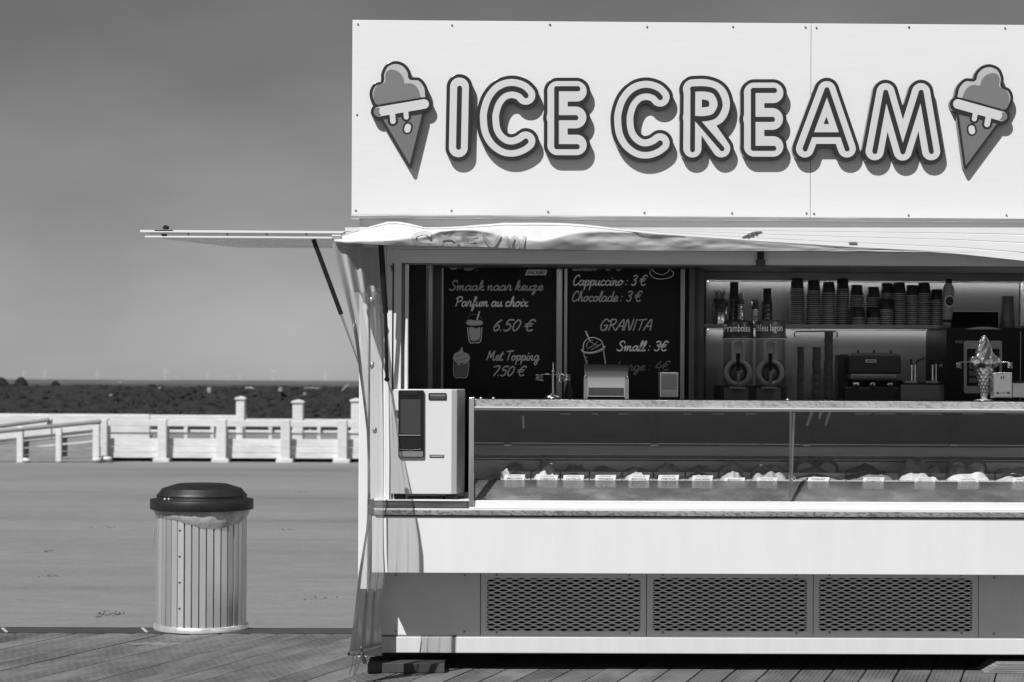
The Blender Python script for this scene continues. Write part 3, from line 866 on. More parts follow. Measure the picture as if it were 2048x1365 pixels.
def seg_field(gx, gy, strokes):
    d = np.full(gx.shape, 1e9)
    for pts, rad in strokes:
        for (ax, ay), (bx_, by) in zip(pts[:-1], pts[1:]):
            vx, vy = bx_-ax, by-ay
            t = np.clip(((gx-ax)*vx + (gy-ay)*vy)/(vx*vx+vy*vy+1e-9), 0, 1)
            d = np.minimum(d, np.hypot(gx-ax-t*vx, gy-ay-t*vy) - rad)
    return d
def poly_field(gx, gy, poly):
    d = np.full(gx.shape, 1e9); ins = np.zeros(gx.shape, bool)
    n = len(poly)
    for i in range(n):
        ax, ay = poly[i]; bx_, by = poly[(i+1) % n]
        vx, vy = bx_-ax, by-ay
        t = np.clip(((gx-ax)*vx + (gy-ay)*vy)/(vx*vx+vy*vy+1e-9), 0, 1)
        d = np.minimum(d, np.hypot(gx-ax-t*vx, gy-ay-t*vy))
        if abs(by-ay) > 1e-9:
            cond = ((ay > gy) != (by > gy)) & (gx < (bx_-ax)*(gy-ay)/(by-ay)+ax)
            ins ^= cond
    return np.where(ins, -d, d)
def smooth(pts, n=8, closed=False):
    out = []
    m = len(pts)
    rng = range(m if closed else m-1)
    for i in rng:
        g = (lambda k: pts[k % m]) if closed else (lambda k: pts[min(max(k, 0), m-1)])
        p0, p1, p2, p3 = g(i-1), g(i), g(i+1), g(i+2)
        for k in range(n):
            t = k/n
            out.append(tuple(0.5*((2*p1[q]) + (-p0[q]+p2[q])*t + (2*p0[q]-5*p1[q]+4*p2[q]-p3[q])*t*t + (-p0[q]+3*p1[q]-3*p2[q]+p3[q])*t**3) for q in (0, 1)))
    if not closed: out.append(tuple(pts[-1]))
    return out
_dg = None
def fill_mesh(loops, depth, bev, mapper, name, Yf):
    """closed 2D loops (photo coords) -> solid plate whose front is at Yf and whose back is at Yf+depth"""
    cu = bpy.data.curves.new(name, 'CURVE'); cu.dimensions = '2D'; cu.fill_mode = 'BOTH'
    cu.extrude = max(0.0001, depth/2 - bev); cu.bevel_depth = bev; cu.bevel_resolution = 1
    for lp in loops:
        sp = cu.splines.new('POLY'); sp.points.add(len(lp)-1)
        co = []
        for x, y in lp:
            p = mapper(x, y)
            co += [p.x, p.z, 0, 1]
        sp.points.foreach_set('co', co); sp.use_cyclic_u = True
    ob = bpy.data.objects.new(name, cu); COL.objects.link(ob)
    dg = bpy.context.evaluated_depsgraph_get()
    me = bpy.data.meshes.new_from_object(ob.evaluated_get(dg))
    mb = MB()
    mb.v = [(v.co.x, Yf + depth/2 - v.co.z, v.co.y) for v in me.vertices]
    mb.f = [tuple(p.vertices) for p in me.polygons]; mb.sm = [False]*len(mb.f)
    bpy.data.objects.remove(ob); bpy.data.curves.remove(cu); bpy.data.meshes.remove(me)
    return mb
LY = SY - 0.043
def mp2(x, y): return P(690 + x/2.968, 20 + y/2.968, LY)
def sdf_shape(fn, box, off, h=2.6):
    x0, y0, x1, y1 = box
    gx, gy = np.meshgrid(np.arange(x0, x1, h), np.arange(y0, y1, h))
    return contours(fn(gx, gy) - off, x0, y0, h)
def sh(pts, dx, dy): return [(x+dx, y+dy) for x, y in pts]
C_ = smooth([(1073,508),(1045,482),(990,468),(930,485),(885,535),(862,600),(858,650),(868,720),(900,775),(950,810),(1000,815),(1045,800),(1073,780)], 4)
def E_face(dx, dy): return [(sh([(1262,485),(1262,803)],dx,dy), 59), (sh([(1262,485),(1374,485)],dx,dy), 60), (sh([(1262,640),(1368,640)],dx,dy), 64), (sh([(1262,803),(1374,803)],dx,dy), 60)]
def E_line(dx, dy): return [(sh([(1255,468),(1255,812)],dx,dy), 13), (sh([(1255,468),(1382,468)],dx,dy), 13.5), (sh([(1255,640),(1370,640)],dx,dy), 13.5), (sh([(1255,812),(1378,812)],dx,dy), 13.5)]
o3 = 2012
bowl = smooth([(50,470),(130,470),(185,490),(214,560),(185,625),(130,645),(66,645)], 5)
bowlf = smooth([(55,474),(130,474),(190,500),(212,560),(190,620),(130,640),(55,640)], 5)
M_pts = [(1132,840),(1197,490),(1298,842),(1407,490),(1467,840)]
letters = [
    ('I', [([(680,459),(673,820)], 55)], [([(680,465),(673,815)], 13.5)]),
    ('C', [(C_, 56)], [(C_, 15)]),
    ('E', E_face(0,0), E_line(0,0)),
    ('C', [(sh(C_,797,11), 56)], [(sh(C_,797,11), 15)]),
    ('R', [(sh([(53,474),(50,824)],o3,0), 53), (sh(bowlf,o3,0), 60), (sh([(95,640),(222,824)],o3,0), 52)], [(sh([(52,472),(50,830)],o3,0), 13.5), (sh(bowl,o3,0), 14), (sh([(75,650),(225,824)],o3,0), 13.5)]),
    ('E', E_face(o3-845,9), E_line(o3-845,10)),
    ('A', [(sh([(848,477),(718,825)],o3,0), 52), (sh([(848,477),(967,825)],o3,0), 52), (sh([(765,738),(930,738)],o3,0), 58)], [(sh([(848,475),(718,825)],o3,0), 14), (sh([(848,475),(967,825)],o3,0), 14), (sh([(757,741),(932,741)],o3,0), 13)]),
    ('M', [(sh(M_pts,o3,0), 53)], [(sh(M_pts,o3,0), 14)]),
]
for nm, face, line in letters:
    allp = [p for pts, _ in face for p in pts]
    bx4 = (min(p[0] for p in allp)-110, min(p[1] for p in allp)-110, max(p[0] for p in allp)+110, max(p[1] for p in allp)+110)
    lp = sdf_shape(lambda gx, gy: seg_field(gx, gy, face), bx4, 20)
    o = fill_mesh(lp, 0.0425, 0.002, mp2, 'letter', LY).build('letter', M_letterside, parent=sign, label='raised dark letter %s with pale face' % nm)
    lp = sdf_shape(lambda gx, gy: seg_field(gx, gy, face), bx4, 0)
    fill_mesh(lp, 0.004, 0.0008, mp2, 'letter_face', LY-0.0025).build('letter_face', M_letterface, parent=o)
    lp = sdf_shape(lambda gx, gy: seg_field(gx, gy, line), bx4, 0)
    fill_mesh(lp, 0.004, 0.0005, mp2, 'letter_line', LY-0.0045).build('letter_line', M_letterside, parent=o)

# ---- cone emblems
scoop = smooth([(196,572),(165,540),(157,490),(178,448),(222,428),(226,380),(252,332),(303,315),(350,332),(378,370),(388,408),(440,415),(474,455),(482,500),(470,530),(330,552)], 5, True)
dscoop = smooth([(188,560),(170,520),(176,475),(200,445),(238,430),(240,385),(258,360),(290,357),(325,375),(347,408),(353,437),(395,438),(430,465),(447,515),(440,524),(300,545)], 5, True)
dscoop_c = dscoop
band = [(200,606),(470,560)]
cone = [(222,650),(462,618),(386,928)]
def emblem(tf, label):
    def T(pts): return [tf(x, y) for x, y in pts]
    sil = lambda gx, gy: np.minimum(np.minimum(poly_field(gx, gy, T(scoop)), seg_field(gx, gy, [(T(band), 36), (T([(281,612),(285,662)]), 25), (T([(361,600),(364,638)]), 23)])), poly_field(gx, gy, T(cone)))
    ap = T(scoop) + T(band) + T(cone)
    bx4 = (min(p[0] for p in ap)-70, min(p[1] for p in ap)-60, max(p[0] for p in ap)+70, max(p[1] for p in ap)+60)
    o = fill_mesh(sdf_shape(sil, bx4, 9), 0.0425, 0.002, mp2, 'cone_emblem', LY).build('cone_emblem', M_letterside, parent=sign, label=label)
    bandf = lambda gx, gy: seg_field(gx, gy, [(T(band), 37), (T([(281,612),(285,662)]), 25), (T([(361,600),(364,638)]), 23)])
    nb = lambda gx, gy: -bandf(gx, gy) + 4
    sc_l = sdf_shape(lambda gx, gy: np.maximum(poly_field(gx, gy, T(scoop)) + 8, nb(gx, gy)), bx4, 0)
    fill_mesh(sc_l, 0.004, 0.0005, mp2, 'scoop', LY-0.0022).build('scoop', M_light, parent=o)
    sc_d = sdf_shape(lambda gx, gy: np.maximum(np.maximum(poly_field(gx, gy, T(dscoop_c)), poly_field(gx, gy, T(scoop)) + 8), nb(gx, gy)), bx4, 0)
    fill_mesh(sc_d, 0.004, 0.0005, mp2, 'scoop_shade', LY-0.0036).build('scoop_shade', M_scoop, parent=o)
    fill_mesh(sdf_shape(lambda gx, gy: bandf(gx, gy) + 9, bx4, 0), 0.004, 0.0005, mp2, 'topping', LY-0.0026).build('topping', M_letterface, parent=o)
    hole = lambda gx, gy: seg_field(gx, gy, [(T([(374,696),(370,712)]), 30)])
    wf = sdf_shape(lambda gx, gy: np.maximum(np.maximum(poly_field(gx, gy, T(cone)) + 4, -bandf(gx, gy) + 6), -hole(gx, gy)), bx4, 0)
    fill_mesh(wf, 0.004, 0.0005, mp2, 'wafer', LY-0.0024).build('wafer', M_wafer, parent=o)
    fill_mesh(sdf_shape(lambda gx, gy: hole(gx, gy) + 12, bx4, 0), 0.004, 0.0005, mp2, 'drop', LY-0.0028).build('drop', M_letterface, parent=o)
    cap = sdf_shape(lambda gx, gy: np.maximum(np.maximum(seg_field(gx, gy, [(T([(196,606),(197,606)]), 25)]), -seg_field(gx, gy, [(T([(232,600),(440,564)]), 30)])), -200+0*gx), bx4, 0)
    if cap: fill_mesh(cap, 0.004, 0.0005, mp2, 'topping_end', LY-0.0034).build('topping_end', M_scoop, parent=o)
emblem(lambda x, y: (x, y), 'cone emblem left of the lettering')
def tfr(x, y):
    a = R(6.0); mx, my = 335, 590
    u, v = -(x-mx), y-my
    return (o3 + 1757 + u*math.cos(a) - v*math.sin(a), 604 + u*math.sin(a) + v*math.cos(a))
emblem(tfr, 'mirrored cone emblem right of the lettering')

# ------------------------------------------------------------------ awning
AY = -0.20
awn = thing('awning', (xx(1300, AY, 480), AY, zz(505, AY)), 'half rolled white awning with crumpled valance printed with letters above the hatch', 'awning')
M_fab = mat('awning_fabric', 0.62, 0.5, var=0.05, vscale=3, bump=0.15, bscale=9)
M_fabp = mat('fabric_print', 0.46, 0.6)
def ip(x, pts): return float(np.interp(x, [p[0] for p in pts], [p[1] for p in pts]))
lowb = [(690, 455.5), (1100, 456), (1200, 458), (1280, 464), (1368, 468), (1506, 479), (1700, 492), (1917, 505), (2048, 519), (2300, 540)]
fy = -0.14
rows = []
prof = [(0.0, 0.05), (0.0, 0.0), (0.20, 0.0), (0.22, 0.003), (0.24, 0.0), (0.45, 0.0), (0.47, 0.003), (0.49, 0.0), (0.74, 0.0), (0.76, 0.003), (0.78, 0.0), (1.0, 0.0), (1.0, 0.05)]
for v_, dy in prof:
    row = []
    for px in range(690, 2301, 23):
        py = 455.5 + v_*(max(ip(px, lowb), 460) - 455.5 + 3)
        row.append(P(px, py, fy) + Vector((0, dy, 0)))
    rows.append(row)
MB().grid(rows, False).build('cassette_front', M_white, parent=awn)
MB().box(xx(718, -0.1, 470), XR, fy+0.055, -0.002, zz(498, fy), zz(457, fy)).build('cassette', M_white, parent=awn)
topb = [(668, 476), (690, 468), (705, 463), (730, 456), (760, 448), (775, 444), (795, 443.5), (818, 447), (850, 455), (880, 455), (930, 452), (960, 450), (1010, 446), (1100, 446), (1170, 449), (1250, 459), (1300, 464.5), (1368, 469.5), (1506, 480), (1700, 493), (1800, 499), (1900, 504), (2300, 512)]
botb = [(668, 483), (690, 486), (775, 491), (958, 494), (1083, 499.5), (1200, 501), (1400, 502), (1700, 503.5), (2300, 508)]
rows = []
NV = 22
for j in range(NV+1):
    v_ = j/NV
    row = []
    for px in range(668, 2301, 6):
        t, b_ = ip(px, topb), ip(px, botb)
        puff = ip(px, [(668, 0.03), (720, 0.07), (790, 0.10), (850, 0.06), (1000, 0.065), (1150, 0.06), (1300, 0.03), (1500, 0.015), (2300, 0.0)])
        vb = ip(px, [(668, .9), (780, .82), (835, .62), (880, .22), (930, .16), (975, .35), (1010, .6), (1085, .72), (1140, .4), (1200, .22), (1280, .08), (1400, .02), (2300, 0.01)])
        if v_ < vb: y = AY - 0.03 + puff*1.6*((vb-v_)/max(vb, 0.05))**1.5
        else: y = AY - 0.03 + 0.050*(b_-t)/45.0*(v_-vb)
        cr = min(1, 0.25 + puff/0.07)
        n1 = mnoise.noise(Vector((px*0.011, v_*1.6, 1.7)))*0.016 + mnoise.noise(Vector((px*0.03+v_*1.5, v_*3, 5)))*0.006 + mnoise.noise(Vector((px*0.07-v_*2, v_*5, 2)))*0.002
        y -= n1*cr*math.sin(math.pi*min(1, v_*0.9+0.05))
        py = t + (b_-t)*v_ + cr*0.8*mnoise.noise(Vector((px*0.02, 0, 9)))*(1-v_)
        row.append(P(px, py, y))
    rows.append(row)
fab = MB().grid(rows).build('valance', M_fab, parent=awn)
tb = MB().tube([rows[2][i] + Vector((0, -0.003, 0.0)) for i in range(0, len(rows[0]), 3) if 690 + i*6 < 1400], 0.0012, 5)
tb.build('seam', M_mid, parent=fab)
# upside down print on the valance: C R E A M
def surf(px, v_):
    i = (px-668)/6; j = v_*NV
    i0, j0 = int(min(max(i, 0), len(rows[0])-2)), int(min(max(j, 0), NV-1))
    fi, fj = i-i0, j-j0
    a, b_ = rows[j0][i0].lerp(rows[j0][i0+1], fi), rows[j0+1][i0].lerp(rows[j0+1][i0+1], fi)
    return a.lerp(b_, fj) + Vector((0, -0.007, -0.001))
def print_stroke(mb, pts, w=4.2):
    pts = smooth(pts, 6)
    L_, R_ = [], []
    for i, (x, y) in enumerate(pts):
        x0, y0 = pts[max(i-1, 0)]; x1, y1 = pts[min(i+1, len(pts)-1)]
        dx, dy = x1-x0, (y1-y0); n_ = math.hypot(dx, dy) or 1
        nx_, ny_ = -dy/n_*w, dx/n_*w
        f = lambda a, b2: surf(a, min(1, max(0, (b2 - ip(a, topb))/(ip(a, botb)-ip(a, topb)))))
        L_.append(f(x+nx_, y+ny_)); R_.append(f(x-nx_, y-ny_))
    mb.grid([L_, R_])
def pstroke(pts, w=4.2):
    pr = MB(); print_stroke(pr, pts, w); pr.build('valance_print', M_fabp, parent=fab)
pstroke([(862, 470), (850, 466), (834, 469), (827, 477), (832, 485), (846, 490), (862, 491)])
pstroke([(876, 467), (884, 491)])
pstroke([(880, 479), (900, 476), (912, 481), (912, 490), (888, 491)], 3.5)
pstroke([(892, 476), (902, 467)], 3.5)
pstroke([(926, 468), (932, 491)]); pstroke([(926, 470), (953, 469)], 3); pstroke([(930, 481), (950, 481)], 3); pstroke([(932, 490), (955, 492)], 3)
pstroke([(966, 470), (984, 492), (1000, 470)], 3.5)
pstroke([(1012, 472), (1018, 493), (1030, 474), (1042, 495), (1050, 472)], 3)
pstroke([(790, 484), (768, 485)], 2.5)
pstroke([(1806, 500.5), (1802, 505)], 2); pstroke([(1820, 503), (1840, 504.5)], 2)
# end fitting of the front bar
e = MB(); e.pbox(664, 470, 682, 478.5, AY-0.01, AY+0.10)
e.build('end_cap', M_alu, parent=awn, bevel=0.003)
MB().pbox(672, 483.5, 688, 487, AY-0.012, AY+0.02).build('end_clip', M_card, parent=awn, bevel=0.002)
MB().tube([P(665, 480, AY), P(690, 466, AY+0.1)], 0.006, 8).build('end_rod', M_alu, parent=awn)
q = P(1507, 468, fy-0.012)
mb = MB().hexa([P(1484, 474, fy-0.008), P(1500, 472, fy-0.008), P(1524, 462, fy-0.008), P(1506, 464, fy-0.008)], (0, 0.006, 0))
bk = mb.build('rail_bracket', M_mid, parent=awn)
for px, py in ((1496, 471), (1504, 468), (1512, 465)):
    p = P(px, py, fy-0.01); MB().cyl(p, p + Vector((0, -0.004, 0)), 0.005, 0.004, 8).build('bolt', M_dark, parent=bk)
MB().pbox(1698, 484, 1714, 487, fy-0.008, fy).build('rail_clip', M_alu, parent=awn)
# support post of the awning hanging from the lintel
MB().pbox(1516, 503, 1528, 519, 0.005, 0.025).build('hook_plate', M_black, parent=awn)
MB().pbox(1513, 519, 1531, 531, 0.0, 0.028).build('hook_block', M_dark, parent=awn, bevel=0.002)

# ------------------------------------------------------------------ side wind curtain
cur = thing('wind_curtain', (xx(735, -0.25, 1300), -0.25, 0.02), 'side wind curtain with clear window hanging from the awning at the left corner', 'curtain')
fedge = [(487, 664), (520, 671), (590, 690), (650, 705), (700, 713), (750, 719), (800, 726), (860, 733), (950, 737), (1000, 737), (1060, 732), (1150, 717), (1200, 712), (1250, 706), (1300, 699), (1312, 698)]
redge = [(487, 757), (580, 763), (700, 766), (900, 768), (1000, 767), (1100, 768), (1150, 771), (1200, 764), (1290, 763), (1312, 764)]
def cur_pt(u, py, off=0.0):
    fx_, rx_ = ip(py, fedge), ip(py, redge)
    px = rx_ + (fx_-rx_)*u
    pf = ip(py, [(487, 0.20), (700, 0.30), (900, 0.40), (1050, 0.39), (1150, 0.34), (1312, 0.27)])
    pr_ = ip(py, [(487, -0.06), (700, 0.0), (1000, 0.03), (1150, 0.03), (1200, -0.15), (1312, -0.20)])
    Y = -(pf*u + pr_*(-1 if False else 0)*(1-u)) - 0.02
    if py > 1150: Y += (-0.0)
    amp = ip(py, [(487, 0.014), (600, 0.022), (900, 0.020), (1150, 0.024), (1312, 0.010)])
    rip = amp*math.sin(u*22 + 1.2*math.sin(py*0.004) + 0.5)*math.sin(math.pi*min(1, max(0, u)))
    return P(px + rip*60 + off, py, Y + rip)
def cur_grid(u0, u1, p0, p1, nu, nv, off=0.0):
    return [[cur_pt(u0 + (u1-u0)*i/nu, p0 + (p1-p0)*j/nv, off) for i in range(nu+1)] for j in range(nv+1)]
def clothmat(name, val, trans, tr):
    m = bpy.data.materials.new(name); m.use_nodes = True
    n, l = m.node_tree.nodes, m.node_tree.links
    n.remove(n['Principled BSDF'])
    d = n.new('ShaderNodeBsdfDiffuse'); d.inputs[0].default_value = (val, val, val, 1)
    t = n.new('ShaderNodeBsdfTranslucent'); t.inputs[0].default_value = (val, val, val, 1)
    g = n.new('ShaderNodeBsdfGlossy'); g.inputs['Roughness'].default_value = 0.12
    x = n.new('ShaderNodeBsdfTransparent'); x.inputs[0].default_value = (0.95, 0.95, 0.95, 1)
    m1 = n.new('ShaderNodeMixShader'); m1.inputs[0].default_value = trans
    l.new(d.outputs[0], m1.inputs[1]); l.new(t.outputs[0], m1.inputs[2])
    f = n.new('ShaderNodeFresnel'); f.inputs[0].default_value = 1.45
    m2_ = n.new('ShaderNodeMixShader'); l.new(f.outputs[0], m2_.inputs[0]); l.new(m1.outputs[0], m2_.inputs[1]); l.new(g.outputs[0], m2_.inputs[2])
    m3 = n.new('ShaderNodeMixShader'); m3.inputs[0].default_value = tr
    if tr > 0:
        tc = n.new('ShaderNodeTexCoord'); mp = n.new('ShaderNodeMapping'); mp.inputs['Scale'].default_value = (9, 9, 0.8)
        nz = n.new('ShaderNodeTexNoise'); nz.inputs['Scale'].default_value = 1.6; nz.inputs['Detail'].default_value = 2
        r = n.new('ShaderNodeMapRange')
        for i, q_ in enumerate((0.3, 0.75, tr+0.05, tr-0.10)): r.inputs[i+1].default_value = q_
        l.new(tc.outputs['Object'], mp.inputs[0]); l.new(mp.outputs[0], nz.inputs['Vector']); l.new(nz.outputs[0], r.inputs[0]); l.new(r.outputs[0], m3.inputs[0])
    l.new(m2_.outputs[0], m3.inputs[1]); l.new(x.outputs[0], m3.inputs[2])
    l.new(m3.outputs[0], n['Material Output'].inputs[0])
    return m
M_cur = clothmat('curtain_cloth', 0.50, 0.16, 0.0)
M_pvc = clothmat('clear_pvc', 0.92, 0.60, 0.60)
MB().grid(cur_grid(0, 1, 487, 585, 40, 14)).build('upper_cloth', M_cur, parent=cur)
MB().grid(cur_grid(0, 1, 1178, 1312, 40, 16)).build('lower_cloth', M_cur, parent=cur)
MB().grid(cur_grid(0.04, 0.90, 583, 1180, 40, 60)).build('clear_window', M_pvc, parent=cur)
MB().grid(cur_grid(0.88, 1.0, 583, 1180, 6, 60)).build('front_hem', M_cur, parent=cur)
MB().grid(cur_grid(0.0, 0.06, 583, 1180, 4, 60)).build('rear_hem', M_cur, parent=cur)
for u, py in ((0.32, 601), (0.45, 731), (0.55, 861)):
    p = cur_pt(u, py) + Vector((0.004, -0.006, 0))
    MB().blob(p, 0.012, 0.010, 0.018, seed=py, amp=0.15).build('eyelet', M_alu, parent=cur)
ra, rb_ = cur_pt(1.0, 1308) , P(763, 1291, -0.05)
MB().cyl(ra, rb_, 0.012, seg=14).build('bottom_rod', M_alu, parent=cur)
MB().cyl(ra + (ra-rb_).normalized()*0.002, ra + (ra-rb_).normalized()*0.004, 0.009, seg=14).build('rod_bore', M_rubber, parent=cur)
hk = P(722, 1290, -0.30)
for a, b_ in (((706, 1312), (699, 1349)), ((714, 1308), (707, 1352)), ((724, 1305), (709, 1353))):
    pa = P(a[0], a[1], -0.28); pb = PG(b_[0], b_[1], 0.004) if b_[1] > 1345 else P(b_[0], b_[1], -0.28)
    pb = P(b_[0], b_[1], -0.2) ; pb.z = max(pb.z, 0.006)
    MB().tube([pa, pa.lerp(pb, 0.5) + Vector((0.003, 0, 0)), pb], 0.0035, 7).build('tie_hook', M_alu, parent=cur)
p = P(708, 1353, -0.2); MB().box(p.x-0.010, p.x+0.010, p.y-0.012, p.y+0.01, 0.003, 0.012).build('hook_foot', M_alu, parent=cur)
MB().tube([P(722, 1293, -0.27), P(724, 1308, -0.27), P(730, 1326, -0.25)], [0.006, 0.008, 0.012], 8).build('tensioner', M_dark, parent=cur)
MB().blob(P(722, 1295, -0.29), 0.007, 0.007, 0.007, amp=0).build('stud', M_chrome, parent=cur)

# ------------------------------------------------------------------ side hatch (raised flap at the left) with gas struts
HY0, HY1 = 0.08, 0.86
hatch = thing('side_hatch', (P(690, 470, HY0).x, HY0, P(690, 470, HY0).z), 'white side flap of the kiosk propped open level at the left', 'hatch')
a = P(280, 463.5, HY0); b_ = P(716, 461, HY0); zt = (a.z+b_.z)/2
bl_ = P(469.5, 494, HY1)
def plate(z0, z1, x0, xb): return [Vector((x0, HY0, z0)), Vector((XL-0.004, HY0, z0)), Vector((XL-0.004, HY1, z0)), Vector((xb, HY1, z0))], (0, 0, z1-z0)
q_, d_ = plate(zt-0.010, zt+0.002, a.x, bl_.x-0.02); MB().hexa(q_, d_).build('top_skin', M_white, parent=hatch)
zl = P(500, 476.5, HY0).z
x2 = P(290, 474, HY0).x
q_, d_ = plate(zl+0.0095, zt-0.0105, a.x+0.05, bl_.x); MB().hexa(q_, d_).build('core', M_mid, parent=hatch)
MB().box(x2, XL-0.004, HY0-0.004, HY0+0.02, zl, zl+0.009).build('lower_edge', M_white, parent=hatch)
q_, d_ = plate(zl+0.001, zl+0.0092, x2+0.03, bl_.x+0.01)
for v in q_: v.y = max(v.y, HY0+0.021)
MB().hexa(q_, d_).build('underside', M_steel, parent=hatch)
MB().pbox(309, 459.5, 346, 462.6, HY0, HY0+0.08).build('latch_plate', M_alu, parent=hatch)
MB().tube([P(327, 458.5, HY0+0.03), P(331, 455, HY0+0.03), P(336, 456, HY0+0.02)], [0.010, 0.013, 0.010], 10).build('latch_knob', M_black, parent=hatch)
MB().pbox(323, 468, 333, 472, HY0-0.006, HY0+0.003).build('latch', M_black, parent=hatch)
for px in (376, 454, 533, 612):
    p = P(px, 467.5, HY0-0.002); MB().cyl(p, p+Vector((0, -0.003, 0)), 0.004, seg=8).build('rivet', M_dark, parent=hatch)
def strut(name, a, b_, split, label):
    o = thing(name, b_, label, 'gas strut', 'gas struts of the flaps')
    m_ = a.lerp(b_, split)
    MB().blob(a, 0.011, 0.011, 0.011, amp=0).build('ball_joint', M_steel, parent=o)
    MB().cyl(a, m_, 0.0125, seg=14).build('cylinder', M_black, parent=o)
    MB().cyl(m_, b_, 0.0075, seg=12).build('piston_rod', M_steel, parent=o)
    MB().blob(b_, 0.011, 0.011, 0.011, amp=0).build('ball_joint', M_dark, parent=o)
strut('gas_strut', P(627, 480, 0.12), P(722, 735, 0.12), 0.585, 'black gas strut slanting down from the side flap to the kiosk')
o = thing('gas_strut', P(774, 761, -0.02), 'long black gas strut standing upright against the corner pillar', 'gas strut', 'gas struts of the flaps')
t0, t1, t2 = P(762, 490, -0.12), P(771, 626, -0.07), P(774, 759, -0.03)
MB().cyl(t0, t1, 0.015, seg=14).build('cylinder', M_black, parent=o)
MB().cyl(t1, t2, 0.0095, seg=12).build('piston_rod', M_black, parent=o)
MB().blob(t2, 0.015, 0.013, 0.013, amp=0).build('ball_joint', M_black, parent=o)
# ------------------------------------------------------------------ inside the kiosk: fittings
IY = 1.52                                   # plane of the menu boards
M_walld = mat('inside_panel_dark', 0.10, 0.4, var=0.1, vscale=3, stretch=(1,1,0.2))
M_frame = mat('board_frame', 0.33, 0.35, metal=0.4, var=0.06, vscale=3)
M_cab = mat('cabinet_dark', 0.030, 0.5, var=0.12, vscale=4, stretch=(1,1,0.2), spec=0.2)
M_shelf = mat('shelf_board', 0.22, 0.4, var=0.05, vscale=4)
M_niche = mat('niche_wall', 0.25, 0.35, var=0.03, vscale=3)
ZI = zz(505)
def ibox(name, px0, px1, y0, y1, m_, z0=0.2, z1=None, py=650, **kw):
    return MB().box(P(px0, py, y0).x, P(px1, py, y0).x, y0, y1, z0, ZI-0.002 if z1 is None else z1).build(name, m_, parent=kiosk, **kw)
ibox('cabinet', 815.8, 852, 0.55, 1.2, M_cab)
ibox('cabinet_gap', 852.2, 855, 0.9, 1.2, M_rubber)
ibox('cabinet_edge', 855.2, 864, 1.0, 1.2, M_mid)
ibox('cabinet_recess', 864.2, 882, 1.2, 1.3, M_cab)
ibox('board_frame', 882.2, 886.5, IY-0.03, IY+0.02, M_frame)
ibox('board_frame', 1112.3, 1124.5, IY-0.03, IY+0.02, M_frame, bevel=0.004)
ibox('board_frame', 1128.3, 1134.5, IY-0.02, IY+0.03, M_frame, bevel=0.003)
ibox('board_gap', 1124.7, 1128.1, IY, IY+0.03, M_rubber)
ibox('board_frame', 1360.8, 1369.8, IY-0.02, IY+0.03, M_frame, bevel=0.004)
ibox('board_gap', 1370, 1378, IY+0.05, IY+0.08, M_cab)
ibox('board_frame', 1378.2, 1389, IY-0.03, IY+0.06, M_walld)
for py in (538, 602, 608):
    p = P(828, py, 0.548); MB().box(p.x-0.012, p.x+0.012, 0.546, 0.5495, p.z-0.006, p.z+0.004).build('cabinet_catch', M_black, parent=kiosk)
NY = 1.93                                    # back of the shelf niche
ibox('niche_side', 1389.3, 1408, IY+0.08, NY, M_walld)
MB().box(P(1395, 700, NY).x, XR-0.06, NY, NY+0.03, 0.2, ZI-0.002).build('niche_wall', M_niche, parent=kiosk)
ibox('niche_post', 1408.2, 1412, NY-0.05, NY-0.002, M_walld)
SYF = 1.62
zsh = P(1600, 649.5, SYF).z
MB().box(P(1407, 650, SYF).x, XR-0.06, SYF, NY-0.002, P(1600, 656.5, SYF).z, zsh).build('cup_shelf', M_shelf, parent=kiosk, bevel=0.003)
MB().box(P(1407, 550, 1.82).x, XR-0.06, 1.82, NY-0.002, P(1600, 561.5, 1.82).z, P(1600, 545.5, 1.82).z).build('top_cabinet', M_shelf, parent=kiosk, bevel=0.003)
MB().box(P(1418, 540, 1.77).x, XR-0.06, 1.77, 1.818, P(1600, 544.8, 1.77).z, P(1600, 534, 1.77).z).build('cabinet_rail', M_walld, parent=kiosk)
for pa, pb in ((1612, 1640), (1688, 1722), (1944, 1964)):
    MB().pbox(pa, 538.8, pb, 540.6, 1.765, 1.769).build('rail_mark', M_ink, parent=kiosk)
# led strips: under the top cabinet and under the shelf
def led(px0, px1, py, Y):
    z = py
    a, b_ = P(px0, 600, Y).x, P(px1, 600, Y).x
    MB().box(a, b_, Y, Y+0.010, z-0.0045, z-0.001).build('led_strip', M_led, parent=kiosk)
    MB().box(a, b_, Y-0.014, Y-0.010, z-0.0065, z-0.0005).build('led_lip', M_shelf, parent=kiosk)
led(1416, 2140, P(1600, 561.5, 1.82).z, NY-0.035)
led(1416, 1905, P(1600, 656.5, SYF).z, NY-0.035)
for px in (1665, 1826, 2036, 1340-6, 1128, 930):  # those over the menu boards are added to brighten the inside
    Y = 0.75; p = P(px, 530, Y)
    MB().cyl((p.x, Y, ZI-0.010), (p.x, Y, ZI-0.001), 0.045, seg=20).build('downlight_fill', M_lamp, parent=kiosk)
MB().box(P(860, 900, 1.1).x, XR-0.06, 1.12, NY-0.004, 0.86, 0.90).build('back_counter', M_cab, parent=kiosk)
MB().box(P(860, 900, 1.1).x, XR-0.06, 1.14, 1.16, 0.2, 0.858).build('back_counter_front', M_cab, parent=kiosk)

